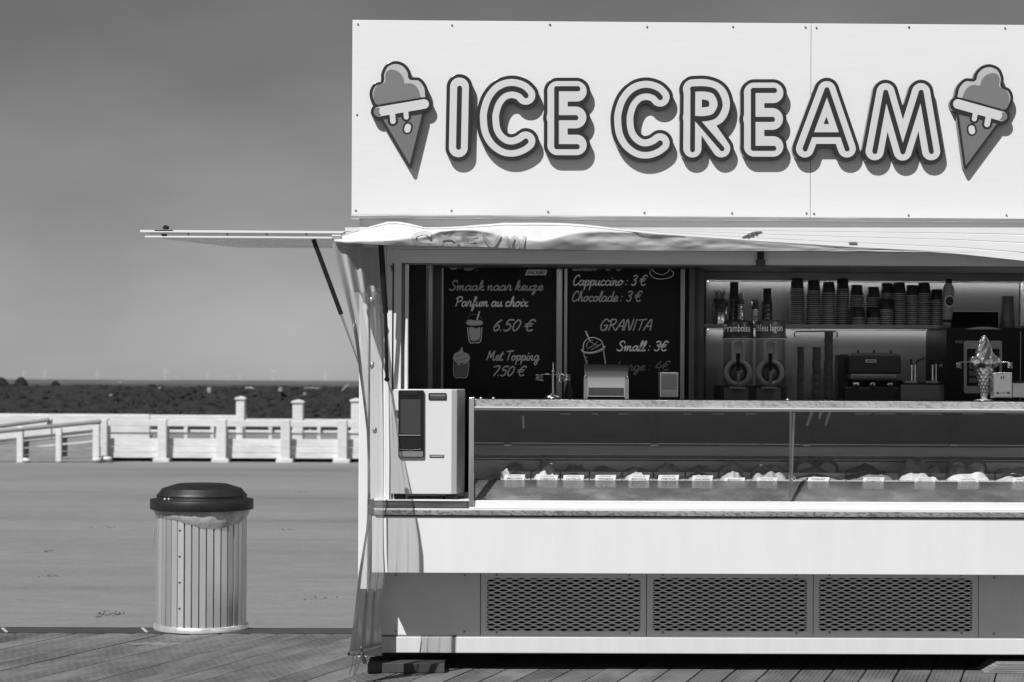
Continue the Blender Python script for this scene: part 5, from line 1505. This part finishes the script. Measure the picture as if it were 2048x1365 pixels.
for pxc, pyt, wd in ((1601, 694, 13), (1633, 695, 17), (1657, 664, 17)):
    Y = CYY + 0.07; k = (Y+CAMD)/F
    x0 = P(pxc, 740, Y).x; zt_ = P(pxc, pyt, Y).z; z = 1.30; i = 0
    while z < zt_ - 0.02:
        hh = min(0.045, zt_-z)
        w0_, w1_ = wd/2*k*random.uniform(0.93, 1.0), wd/2*k*random.uniform(1.0, 1.08)
        MB().lathe([(w0_*0.9, 0), (w0_, 0.004), (w1_, hh-0.003), (w1_*0.9, hh)], (x0 + random.uniform(-.002, .002), Y, z), 14).build('wafer_cup', M_waf, parent=ch)
        z += hh*0.98
# ------------------------------------------------------------------ coffee machine
QY = 1.40
cf = thing('coffee_machine', (P(1742, 800, QY).x, QY, 0.902), 'dark coffee machine with small nameplate on the back counter', 'coffee machine')
MB().pbox(1681, 709, 1700, 830, QY+0.10, QY+0.30).build('side_tower', M_cab, parent=cf, bevel=0.004)
rows = []
MB().pbox(1698, 712, 1803, 748, QY, QY+0.30).build('top_housing', M_cab, parent=cf, bevel=0.012)
MB().hexa([P(1700, 712, QY+0.02), P(1803, 712, QY+0.02), P(1795, 706, QY+0.10), P(1704, 706, QY+0.10)], (0, 0.16, 0)).build('cup_tray', M_dark, parent=cf)
MB().pbox(1700, 748, 1796, 760, QY-0.015, QY+0.2).build('group_panel', M_walld, parent=cf, bevel=0.01)
MB().pbox(1700, 761, 1803, 830, QY+0.12, QY+0.30).build('back_plate', M_black, parent=cf)
MB().pbox(1690, 775, 1803, 830, QY+0.02, QY+0.118).build('drip_base', M_black, parent=cf, bevel=0.006)
pt_ = MB().pbox(1731, 719.5, 1752.5, 725.5, QY-0.003, QY).build('nameplate', M_light, parent=cf)
MB().pbox(1733, 721, 1750.5, 724, QY-0.0045, QY-0.0033).build('nameplate_text', M_walld, parent=pt_)
for px in (1712, 1745, 1780):
    MB().lathe([(0.020, 0), (0.024, 0.01), (0.022, 0.035), (0.012, 0.045)], (P(px, 775, QY+0.03).x, QY+0.03, P(px, 776, QY+0.03).z), 16).build('group_head', M_steel, parent=cf)
    MB().tube([P(px, 770, QY+0.0), P(px, 773, QY-0.06), P(px+1, 776, QY-0.10)], [0.007, 0.009, 0.008], 8).build('portafilter', M_black, parent=cf)
for px in (1716, 1748, 1782):
    MB().lathe([(0.010, 0), (0.008, 0.01), (0.004, 0.016), (0.003, 0.022)], (P(px, 707, QY+0.12).x, QY+0.12, P(px, 707, QY+0.12).z), 10).build('knob', M_black, parent=cf)
# ------------------------------------------------------------------ sauce pump box
UY = 1.38
pm = thing('sauce_pump_box', (P(1846, 800, UY).x, UY, 0.902), 'grey box with two steel sauce pumps beside the coffee machine', 'sauce pumps')
MB().pbox(1802, 770.5, 1889, 830, UY, UY+0.25).build('box', M_walld, parent=pm, bevel=0.003)
MB().pbox(1806, 763, 1891, 770, UY+0.005, UY+0.25).build('lid', M_black, parent=pm, bevel=0.002)
for px in (1823.5, 1865.5):
    MB().pbox(px-13, 762.2, px+11, 766.5, UY+0.0, UY+0.004).build('lid_plate', M_mid, parent=pm)
    y_ = UY+0.06
    MB().cyl(P(px, 764, y_), P(px, 730, y_), 0.0085, seg=12).build('cylinder', M_steel, parent=pm)
    MB().cyl(P(px+7, 764, y_), P(px+7, 728, y_), 0.006, seg=12).build('outlet_pipe', M_steel, parent=pm)
    MB().tube([P(px-1, 731, y_), P(px-1, 722, y_), P(px-2, 719, y_)], [0.006, 0.006, 0.008], 8).build('plunger', M_black, parent=pm)
    MB().tube([P(px+7, 728, y_), P(px+14, 721, y_-0.01), P(px+26, 716, y_-0.02)], [0.007, 0.006, 0.004], 8).build('lever', M_black, parent=pm)
MB().blob(P(1883, 732, UY+0.03), 0.016, 0.010, 0.012, seed=4, amp=0.2).build('nozzle', M_mid, parent=pm)
# ------------------------------------------------------------------ glass display case on the counter
GY = 0.045
CX0 = xx(943, GY, 900)
ZC0, ZC1 = zz(1003.5, GY), zz(823, GY)
ZT = 1.468
case = thing('gelato_display_case', ((CX0+XR)/2, 0.4, zz(1016, GY)), 'long glass gelato display case on the serving counter', 'display case')
M_glass = glassmat('case_glass', 0.97, 0.0, 0.015)
M_smokeg = mat('smoked_panel', 0.065, 0.06, var=0.15, vscale=3)
MB().pbox(937.5, 795.5, 948, 1018, 0.005, 0.035).build('end_post', M_chrome, parent=case, bevel=0.003)
MB().box(CX0-0.01, CX0, 0.04, 0.86, ZC0, ZT-0.01).build('end_glass', M_glass, parent=case)
MB().box(xx(941, GY), XR, 0.02, 0.07, zz(1016.3, 0.02), zz(1003.5, 0.02)).build('bottom_frame', M_white, parent=case, bevel=0.003)
xsm = xx(1581, GY, 910)
MB().box(CX0, xsm-0.002, GY, GY+0.006, ZC0+0.001, ZC1).build('front_glass', M_glass, parent=case)
MB().box(xsm+0.002, XR, GY, GY+0.006, ZC0+0.001, ZC1).build('front_glass', M_glass, parent=case)
MB().box(xsm-0.0065, xsm+0.0065, GY-0.002, GY+0.012, ZC0, ZC1).build('glass_joint', glassmat('glass_edge', 0.75, 0.15, 0.20), parent=case)
MB().hexa([P(1586, 826, 0.10), P(1590, 826, 0.10), P(1584, 1000, 0.07), P(1582, 1000, 0.07)], (0, 0.01, 0)).build('glass_brace', M_alu, parent=case)
# top rails
MB().box(xx(949), XR, 0.02, 0.09, zz(815.3, 0.02), zz(801.5, 0.02)).build('top_trim', M_trimt, parent=case, bevel=0.002)
MB().box(xx(948.3), XR, 0.012, 0.085, zz(818, 0.02), zz(815.6, 0.02)).build('top_strip', M_card, parent=case)
MB().box(xx(948.3), XR, 0.022, 0.08, zz(823, 0.02), zz(818.3, 0.02)).build('top_bar', M_alu, parent=case)
MB().box(xx(948), XR, 0.10, 0.90, ZT-0.012, ZT).build('top_slab', M_blackgloss, parent=case, bevel=0.002)
for px in (962, 987, 1575):
    p = P(px, 795, 0.3); MB().lathe([(0.009, 0), (0.009, 0.003), (0.004, 0.006), (0.001, 0.006)], (p.x, 0.3, ZT), 12).build('slab_stud', M_alu, parent=case)
# inside
bkY = 0.80
def cb(py0, py1, y0, y1, name, m_, **kw):
    return MB().box(CX0, XR, y0, y1, zz(py1, y0), zz(py0, y0)).build(name, m_, parent=case, **kw)
MB().hexa([Vector((CX0, 0.32, zz(820, 0.32))), Vector((XR, 0.32, zz(820, 0.32))), Vector((XR, 0.76, zz(889, 0.76))), Vector((CX0, 0.76, zz(889, 0.76)))], (0, 0.012, 0.008)).build('smoked_lid', M_smokeg, parent=case)
cb(889.3, 893, bkY-0.02, bkY+0.02, 'back_rail', M_dark)
cb(893.3, 910, bkY+0.005, bkY+0.02, 'back_strip', mat('pale_strip', 0.85, 0.5, var=0.12, vscale=5, stretch=(0.4, 1, 6)))
cb(910.3, 914.5, bkY-0.03, bkY+0.02, 'back_rail', M_blackgloss)
cb(914.8, 919, bkY-0.015, bkY+0.02, 'back_rail', M_dark)
cb(919.3, 923.5, bkY-0.035, bkY+0.02, 'back_rail', M_blackgloss)
M_pan = mat('pan_steel', 0.80, 0.35, metal=0.25, var=0.15, vscale=8)
cb(923.8, 960, bkY-0.03, bkY+0.02, 'well_back', M_pan)
for px, dx in ((1001, 14), (1301, 8), (1606, 8), (1900, 8)):
    MB().hexa([P(px-8, 824, 0.27), P(px+6, 824, 0.27), P(px+dx+6, 888, 0.70), P(px+dx-6, 888, 0.70)], (0, 0.02, 0)).build('lid_arm', M_rubber, parent=case)
    MB().pbox(px+dx-7, 889, px+dx+7, 893, 0.70, 0.75).build('hinge', M_alu, parent=case, bevel=0.002)
# bright edges of the lid and rails, pale strips imitating its reflections
for py0, py1, y_ in ((887.6, 889.0, 0.735), (910.0, 911.0, bkY-0.034), (918.6, 919.6, bkY-0.040), (923.4, 924.6, bkY-0.038)):
    cb(py0, py1, y_, y_+0.003, 'bright_edge', M_alu)
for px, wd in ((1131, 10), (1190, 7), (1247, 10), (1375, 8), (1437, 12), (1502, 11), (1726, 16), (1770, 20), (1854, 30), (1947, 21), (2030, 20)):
    MB().pbox(px-wd, 827.2, px+wd, 829.4, 0.330, 0.333).build('lid_reflection', M_light, parent=case)
for a_, b2, c2 in (((1624, 824), (1614, 852), 5), ((1642, 824), (1639, 838), 5), ((1660, 824), (1651, 852), 4), ((1046, 832), (1047, 857), 4)):  # slanting pale strips standing in for white reflections on the lid
    MB().hexa([P(a_[0]-c2/1.4, a_[1], 0.335), P(a_[0]+c2/1.4, a_[1], 0.335), P(b2[0]+c2/2, b2[1], 0.345), P(b2[0]-c2/2, b2[1], 0.345)], (0, 0.002, 0)).build('lid_glint', M_light, parent=case)
# steel apron and well
apr = [(0.075, zz(1003, 0.075)), (0.20, zz(962, 0.20, 1400)), (0.208, zz(962, 0.20, 1400)-0.06)]
rows = [[(x, y + 0.002*mnoise.noise(Vector((x*3, y*8, 0))), z) for x in np.linspace(CX0+0.02, XR, 240)] for y, z in apr]
rows.insert(1, [(x, (apr[0][0]+apr[1][0])/2, (apr[0][1]+apr[1][1])/2 + 0.007*mnoise.noise(Vector((x*5.0, 1, 0))) + 0.003*mnoise.noise(Vector((x*17.0, 4, 0)))) for x in np.linspace(CX0+0.02, XR, 240)])
MB().grid(rows).build('steel_apron', mat('apron_steel', 0.56, 0.30, metal=0.78, var=0.22, vscale=4, stretch=(1, 2, 2), rvar=0.14, bump=0.25, bscale=3), parent=case)
ZW = apr[1][1]
MB().box(CX0+0.005, XR, 0.22, bkY, ZW-0.17, ZW-0.15).build('well_floor', M_steel, parent=case)
MB().hexa([Vector((CX0+0.05, 0.08, 0.945)), Vector((CX0+0.11, 0.20, ZW)), Vector((CX0+0.11, 0.76, ZW+0.05)), Vector((CX0+0.05, 0.76, 0.945))], (0.003, 0, 0)).build('well_side', M_steel, parent=case)
p = P(970, 1000, 0.078); MB().cyl(p, p+Vector((0, -0.003, 0.004)), 0.006, seg=10).build('drain_plug', M_black, parent=case)
for px, py in ((1588, 955), (1588, 962), (1585, 958.5), (1591, 958.5)):
    p = P(px, py, GY-0.004); MB().cyl(p, p+Vector((0, -0.003, 0)), 0.003, seg=8).build('glass_fixing', M_card, parent=case)
# ---- gelato pans with name cards
cards = [(1029, 955, 'MELON', 'MELOEN'), (1095, 956, 'CUBERDON', 'CUBERDON'), (1147, 956, 'NUTELLA', 'NUTELLA'), (1211, 956, 'TIRAMISU', 'TIRAMISU'), (1278, 956, 'MANGUE', 'MANGO'), (1337, 956, 'CREME BRULEE', 'CREME BRULEE'),
         (1405, 957, 'SNICKERS', 'SNICKERS'), (1469, 960, '', 'BANAAN'), (1534, 961, 'PISTACHE', 'PISTACHE'), (1637, 959, '', 'YOGHURT'), (1747, 961, 'FRAMBOISE', 'FRAMBOOS'), (1850, 961, 'SPECULOOS', 'SPECULOOS'), (1937, 962, 'STRACIATELLA', 'COOKIES'), (2046, 962, 'KINDER', 'KINDER')]
ords = ['first', 'second', 'third', 'fourth', 'fifth', 'sixth', 'seventh', 'eighth', 'ninth', 'tenth', 'eleventh', 'twelfth', 'thirteenth', 'fourteenth']
tones = [0.6, 0.75, 0.3, 0.55, 0.6, 0.5, 0.45, 0.5, 0.42, 0.32, 0.25, 0.62, 0.72, 0.6]
hts = [0.030, 0.060, 0.020, 0.014, 0.040, 0.018, 0.034, 0.042, 0.056, 0.024, 0.045, 0.055, 0.062, 0.040]
gm = {}
def gel(v):
    k = round(v, 2)
    if k not in gm: gm[k] = mat('gelato_%d' % int(k*100), v, 0.5, var=0.10, vscale=18, bump=0.4, bscale=30)
    return gm[k]
M_cookie = mat('cookie', 0.12, 0.7, var=0.3, vscale=20)
edges = [1000, 1062, 1121, 1179, 1244, 1307, 1371, 1437, 1502, 1582, 1692, 1798, 1893, 1990, 2100]
PZ0 = ZW
def pan(px0, px1, y0, y1, zr, label, tone, h, seed, rough=0.35, cookies=0, row=1):
    a, b_ = P(px0, 955, y0).x + 0.004, P(px1, 955, y0).x - 0.004
    o = thing('gelato_pan', ((a+b_)/2, (y0+y1)/2, zr-0.12), label, 'gelato pan')
    t = 0.003; mb = MB()
    zb_ = zr - 0.12
    ov = [(a, y0), (b_, y0), (b_, y1), (a, y1)]
    iv = [(a+0.006, y0+0.006), (b_-0.006, y0+0.006), (b_-0.006, y1-0.006), (a+0.006, y1-0.006)]
    v = [(x, y, zr) for x, y in ov] + [(x, y, zr) for x, y in iv] + [(x, y, zb_) for x, y in iv] + [(x, y, zb_-0.002) for x, y in ov]
    fs = []
    for i in range(4):
        j = (i+1) % 4
        fs += [(i, j, j+4, i+4), (i+4, j+4, j+8, i+8), (j, i, i+12, j+12)]
    fs.append((8, 9, 10, 11)); fs.append((15, 14, 13, 12))
    mb.add(v, fs).build('tray', M_pan, parent=o)
    rs_ = random.Random(seed); nx_, ny_ = 26, 20
    rows = []
    for j in range(ny_+1):
        r_ = []
        for i in range(nx_+1):
            u, w_ = i/nx_, j/ny_
            ed = (math.sin(math.pi*u)**0.45)*(math.sin(math.pi*w_)**0.5)
            n1 = mnoise.noise(Vector((u*3.2+seed*5, w_*2.4, seed))); n2 = mnoise.noise(Vector((u*8+seed, w_*7, seed*2)))
            zz_ = zr - 0.030 + ed*(0.036 + h*(0.75 + rough*1.6*n1 + rough*0.7*n2))
            r_.append((a+0.0065 + (b_-a-0.013)*u, y0+0.0065 + (y1-y0-0.013)*w_, zz_))
        rows.append(r_)
    g_ = MB().grid(rows).build('gelato', gel(tone), parent=o)
    for q in range(cookies):
        cx = a + (b_-a)*(0.28 + 0.42*q/max(1, cookies-1)); rr = (b_-a)*0.24
        yc = y0 + 0.07 + 0.02*q; zc = zr + h*0.55
        mb = MB(); n_ = 22
        fr = [Vector((cx + rr*math.cos(2*math.pi*i/n_), yc + 0.02*math.sin(2*math.pi*i/n_), zc + rr*0.85*math.sin(2*math.pi*i/n_))) for i in range(n_)]
        mb.hexa(fr, (0, 0.016, 0)); mb.build('wafer_disc', M_cookie, parent=o)
        fr2 = [Vector((cx+0.006 + rr*0.66*math.cos(2*math.pi*i/n_), yc - 0.003 + 0.013*math.sin(2*math.pi*i/n_), zc-0.006 + rr*0.6*math.sin(2*math.pi*i/n_))) for i in range(n_)]
        MB().hexa(fr2, (0, 0.002, 0)).build('wafer_cream', gel(0.55), parent=o)
    return o
for i in range(14):
    e0, e1 = edges[i], edges[i+1]
    pan(e0, e1, 0.213, 0.445, ZW+0.006, 'front gelato pan behind the %s name card from the left' % ords[i], tones[i], hts[i], i+1, 0.7 if hts[i] > 0.035 else 0.4, 0, 1)
    e2 = lambda e: 1024 + (e-1024)*0.98 + 4
    pan(e0, e1, 0.455, 0.69, ZW+0.034, 'rear gelato pan in the row behind the %s name card' % ords[i], [0.5, 0.6, 0.45, 0.5, 0.5, 0.65, 0.5, 0.7, 0.6, 0.4, 0.25, 0.55, 0.6, 0.5][i],
        [0.035, 0.045, 0.03, 0.02, 0.025, 0.045, 0.03, 0.05, 0.045, 0.03, 0.03, 0.075, 0.05, 0.03][i], i+31, 0.6, 2 if i in (9, 12) else 0, 2)
for i, (pxc, pyc, t1, t2) in enumerate(cards):
    Y = 0.206; hw, hh = (20.5, 5.6) if i < 9 else (21, 5.8)
    if not t1: hh = 4.2
    Y -= 0.0005*i
    c = P(pxc, pyc+hh, Y)
    o = thing('name_card', c, 'white flavour name card, %s from the left in the display case' % ords[i], 'name card', 'flavour cards in the display case')
    q_ = [P(pxc-hw-1, pyc+hh, Y), P(pxc+hw-1, pyc+hh, Y), P(pxc+hw+1, pyc-hh, Y+0.012), P(pxc-hw+1, pyc-hh, Y+0.012)]
    MB().hexa(q_, (0, 0.0012, 0)).build('card', M_card, parent=o)
    fwd = lambda px, py: P(px, py, Y + 0.012*(pyc+hh-py)/(2*hh) - 0.001)
    if t1:
        ptext(o, t2, pxc-hw*0.72, pyc+0.6, pxc+hw*0.72, pyc+4.0, Y, M_ink, 0.01, curve=fwd)
        ptext(o, t1, pxc-hw*0.60, pyc-3.9, pxc+hw*0.60, pyc-1.6, Y, M_walld, 0.0, curve=fwd)
    else:
        ptext(o, t2, pxc-hw*0.66, pyc-1.8, pxc+hw*0.66, pyc+1.8, Y, M_ink, 0.01, curve=fwd)

# ------------------------------------------------------------------ things standing on top of the case
def top(px, Y): return Vector((P(px, 795, Y).x, Y, ZT+0.0006))
TYY = 0.42
# spring cone stand
sp_ = thing('spring_stand', top(1106, TYY), 'slim chrome stand with wire spirals on its arms on the case', 'stand')
c = ORG[sp_.name]; k = (TYY+CAMD)/F
MB().lathe([(0.001, 0), (0.048, 0), (0.046, 0.006), (0.014, 0.022), (0.007, 0.03)], c, 24).build('foot', M_steel, parent=sp_)
MB().cyl(c+Vector((0, 0, 0.02)), c+Vector((0, 0, 0.145)), 0.0065, 0.0055, 12).build('column', M_steel, parent=sp_)
MB().lathe([(0.006, 0.14), (0.010, 0.15), (0.005, 0.16), (0.003, 0.18), (0.005, 0.195), (0.001, 0.20)], c, 12).build('finial', M_chrome, parent=sp_)
def spring(par, p, dx, m_, r=0.020, turns=4, h=0.034, t=0.0017):
    pts = []
    for i in range(turns*14+1):
        a = 2*math.pi*i/14
        pts.append(p + Vector((dx + r*math.cos(a), r*0.6*math.sin(a), -h*i/(turns*14))))
    MB().tube(pts, t, 5).build('spiral', m_, parent=par)
for s_ in (-1, 1):
    a = c + Vector((0, 0, 0.128))
    MB().tube([a, a + Vector((s_*0.03, -0.01, 0.004)), a + Vector((s_*0.066, -0.01, 0.002))], 0.0022, 6).build('arm', M_steel, parent=sp_)
    spring(sp_, a + Vector((0, -0.01, 0.002)), s_*0.075, M_steel)
spring(sp_, c + Vector((0, 0.05, 0.125)), 0.04, M_steel)
for px, lb in ((1104, 'dark squeeze bottle half hidden behind the board frame, left one'), (1138, 'dark squeeze bottle right of the board frame behind the case')):
    Y = 1.30; b_ = Vector((P(px, 760, Y).x, Y, 0.902))
    o = thing('squeeze_bottle', b_, lb, 'bottle')
    MB().lathe([(0.001, 0), (0.030, 0), (0.030, 0.56), (0.022, 0.62), (0.010, 0.66), (0.006, 0.70), (0.001, 0.705)], b_, 18).build('body', M_black, parent=o)
    MB().lathe([(0.0305, 0.45), (0.0308, 0.451), (0.0308, 0.55), (0.0305, 0.551)], b_, 18).build('label', M_cab, parent=o)
# chrome napkin dispenser with roll top
npd = thing('napkin_dispenser', top(1212, TYY), 'wide chrome napkin dispenser with rounded top on the case', 'napkin dispenser')
c = ORG[npd.name]
x0, x1 = P(1168, 760, TYY-0.06).x, P(1257, 760, TYY-0.06).x
za = lambda py: P(1212, py, TYY-0.06).z
prof = [(TYY-0.060, ZT+0.012), (TYY-0.060, za(757)), (TYY-0.058, za(750)), (TYY-0.048, za(742)), (TYY-0.030, za(733)), (TYY+0.0, za(729)), (TYY+0.05, za(729)), (TYY+0.06, za(735)), (TYY+0.06, ZT+0.012)]
rows = [[(x, y, z) for x in (x0+0.002, (x0+x1)/2, x1-0.002)] for y, z in prof]
MB().grid(rows, True).build('cover', M_chrome, parent=npd)
for xa, xb in ((x0-0.001, x0+0.020), (x1-0.020, x1+0.001)):
    q_ = [Vector((xa, y + (-0.002 if y < TYY else 0.002), z+0.001)) for y, z in prof[1:-1]]
    MB().box(xa, xb, TYY-0.064, TYY-0.0605, ZT+0.001, za(757)).build('corner_strip', M_steel, parent=npd)
    MB().blob((( xa+xb)/2, TYY-0.062, za(755)), 0.012, 0.008, 0.008, amp=0).build('hinge_knob', M_chrome, parent=npd)
MB().box(x0+0.006, x1-0.006, TYY-0.05, TYY+0.055, ZT+0.001, ZT+0.0115).build('base', M_black, parent=npd)
rows = [[(x0+0.024 + (x1-x0-0.048)*u, TYY-0.0605 - 0.004*abs(mnoise.noise(Vector((u*5, v*4, 2)))), ZT+0.016 + 0.045*v) for u in np.linspace(0, 1, 14)] for v in np.linspace(0, 1, 8)]
MB().grid(rows).build('napkins', M_light, parent=npd)
# small napkin holder
sm = thing('napkin_holder', top(1338, TYY), 'small upright chrome napkin holder at the right of the chalk boards', 'napkin holder')
mb = MB().pbox(1319.5, 745, 1357, 796, TYY-0.03, TYY+0.06); mb.build('case', M_alu, parent=sm, bevel=0.006)
MB().pbox(1323, 749, 1354, 780, TYY-0.034, TYY-0.031).build('face_plate', M_light, parent=sm, bevel=0.002)
rows = [[P(1323 + 30*u, 782 + 11*v + 3*mnoise.noise(Vector((u*4, v*3, 8))), TYY-0.034 - 0.008*abs(mnoise.noise(Vector((u*6, v*5, 5))))) for u in np.linspace(0, 1, 12)] for v in np.linspace(0, 1, 7)]
MB().grid(rows).build('napkin', M_card, parent=sm)
# chrome ice cream figure
fg = thing('chrome_cone_figure', top(1968, TYY), 'chrome figure of a soft ice cream cone with wire arms on the case', 'figure')
c = ORG[fg.name]
zz2 = lambda py: P(1968, py, TYY).z - c.z
M_gold = mat('chrome_figure', 0.92, 0.20, metal=0.9, rvar=0.08, vscale=20)
MB().lathe([(0.001, 0.0), (0.055, 0.0), (0.055, 0.003), (0.02, 0.007), (0.012, 0.012)], c, 28).build('foot', M_gold, parent=fg)
mb = MB(); rows = []
r0_, r1_, zA, zB = 0.012, 0.050, 0.008, zz2(736)
for j in range(41):
    t = j/40; row = []
    for i in range(49):
        a = 2*math.pi*(i % 48)/48
        wv = 0.006*(abs(math.sin(5*a + t*14)) * abs(math.sin(5*a - t*14)))
        r = r0_ + (r1_-r0_)*t + wv
        row.append((c.x + r*math.cos(a), c.y + r*math.sin(a), c.z + zA + (zB-zA)*t))
    rows.append(row)
mb.grid(rows).build('wafer_cone', M_gold, parent=fg)
for i, (dx, dy) in enumerate(((-0.048, -0.012), (0.006, -0.045), (0.052, -0.008), (0.0, 0.04))):
    MB().blob(c + Vector((dx, dy, zz2(724) - (0.004 if i == 1 else 0))), 0.034, 0.034, 0.032, seed=i, amp=0.16, freq=3.5, nu=24, nv=16).build('ball', M_gold, parent=fg)
rows = []
z0_, z1_ = zz2(722), zz2(671)
for j in range(49):
    t = j/48; row = []
    R0 = 0.064*(1-t)**0.66*(1-0.12*math.sin(math.pi*t)) + 0.001
    cx = 0.004*math.sin(t*5+1)*(1-t)
    for i in range(61):
        a = 2*math.pi*(i % 60)/60
        lobe = abs(math.sin(2.5*(a - t*3.2)))**0.7
        r = R0*(0.72 + 0.34*lobe)
        row.append((c.x + cx + r*math.cos(a), c.y + r*math.sin(a), c.z + z0_ + (z1_-z0_)*(t**0.9)))
    rows.append(row)
MB().grid(rows).build('swirl', M_gold, parent=fg)
for s_ in (-1, 1):
    a = c + Vector((s_*0.075, 0, zz2(725)))
    MB().tube([a, a + Vector((s_*0.035, -0.005, 0.001)), a + Vector((s_*0.070, -0.005, -0.002))], 0.0024, 6).build('arm', M_gold, parent=fg)
    spring(fg, a + Vector((0, -0.005, -0.002)), s_*0.066, M_gold, 0.014, 3, 0.030, 0.0018)
# metal ticket box
tk = thing('metal_box', top(2005, TYY-0.08), 'small upright steel box with two screws right of the chrome cone', 'box')
MB().pbox(1987, 746, 2024, 796.5, TYY-0.11, TYY-0.04).build('body', M_steel, parent=tk, bevel=0.004)
MB().pbox(1989.5, 750, 2021.5, 793, TYY-0.113, TYY-0.1105).build('front_plate', mat('brushed_plate', 0.45, 0.4, metal=0.7, var=0.1, vscale=9), parent=tk, bevel=0.001)
for px, py in ((1995.5, 786), (2016.5, 786)):
    p = P(px, py, TYY-0.114); MB().cyl(p, p+Vector((0, -0.002, 0)), 0.006, seg=12).build('screw', M_dark, parent=tk)
for px in (2003, 2007.5):
    MB().pbox(px-1.2, 753, px+1.2, 758, TYY-0.1145, TYY-0.1132).build('slot', M_ink, parent=tk)
tr = thing('steel_tray', top(2045, TYY), 'low steel tray on the case cut by the right edge', 'tray')
MB().pbox(2024.5, 766, 2100, 796.5, TYY-0.02, TYY+0.1).build('body', M_steel, parent=tr, bevel=0.004)
MB().pbox(2024.5, 762.5, 2100, 765.5, TYY-0.022, TYY+0.1).build('lid', M_black, parent=tr, bevel=0.002)

# ------------------------------------------------------------------ cash machine on the left ledge
KY = 0.0
cm = thing('cash_machine', (P(857, 990, KY).x, KY, LEDZ), 'white payment machine with dark touch screen on the left ledge', 'payment machine')
M_cm = mat('machine_white', 0.74, 0.4, var=0.02, vscale=3, bump=0.01, bscale=6)
zt_ = P(857, 779, KY).z; zb_ = P(857, 988.5, KY).z
xa, xb, xc2 = P(783, 880, KY).x, P(903, 880, KY).x, P(914, 880, KY+0.02).x
xd = P(929, 880, KY+0.16).x
xe = P(818, 880, KY+0.03).x
q_ = [Vector((xa, KY, zb_)), Vector((xb, KY, zb_)), Vector((xc2, KY+0.02, zb_)), Vector((xd, KY+0.16, zb_)), Vector((xd, KY+0.34, zb_)), Vector((xe, KY+0.34, zb_)), Vector((xe, KY+0.018, zb_)), Vector((xa, KY+0.018, zb_))]
MB().hexa(q_, (0, 0, zt_-zb_)).build('housing', M_cm, parent=cm, bevel=0.003)
scn = MB().hexa(rrect(796.5, 781, 848, 915.5, 3, KY-0.014), (0, 0.013, 0)).build('screen_module', M_black, parent=cm, bevel=0.003)
MB().hexa(rrect(801, 799, 841, 868, 2, KY-0.0165), (0, 0.002, 0)).build('screen', mat('screen_glass', 0.05, 0.06), parent=scn)
MB().hexa(rrect(803, 782.5, 836, 791, 3, KY-0.017), (0, 0.003, 0)).build('reader_slot', M_blackgloss, parent=scn)
MB().hexa(rrect(800, 874, 842, 898, 3, KY-0.0175), (0, 0.003, 0)).build('card_bay', M_blackgloss, parent=scn)
MB().tube([P(797.5, 871, KY-0.018), P(841, 871, KY-0.018)], 0.0016, 6).build('trim_line', M_light, parent=scn)
MB().tube([P(799, 899, KY-0.018), P(820, 900.5, KY-0.018), P(842, 899, KY-0.018)], 0.0018, 6).build('trim_line', M_steel, parent=scn)
MB().hexa(rrect(798, 903, 846, 914, 2, KY-0.0165), (0, 0.002, 0)).build('lower_lip', M_mid, parent=scn)
slt = MB().hexa(rrect(857, 786.5, 893, 800, 2, KY-0.005), (0, 0.004, 0)).build('note_slot', M_black, parent=cm)
MB().pbox(860, 789.5, 891, 793, KY-0.0065, KY-0.0052).build('slot_mouth', M_mid, parent=slt); MB().pbox(860, 794.2, 891, 798.5, KY-0.0065, KY-0.0052).build('slot_tray', M_dark, parent=slt)
bd = MB().pbox(859, 910, 888, 915.5, KY-0.003, KY-0.0005).build('badge', M_dark, parent=cm)
ptext(bd, 'CASHMATIC', 861, 911.5, 886.5, 914.2, KY-0.0042, M_card, 0.02)
for px in (800, 903):
    p = P(px, 989, KY+0.03); MB().box(p.x-0.03, p.x+0.03, KY+0.02, KY+0.07, LEDZ-0.0, zb_-0.0005).build('foot', M_rubber, parent=cm)
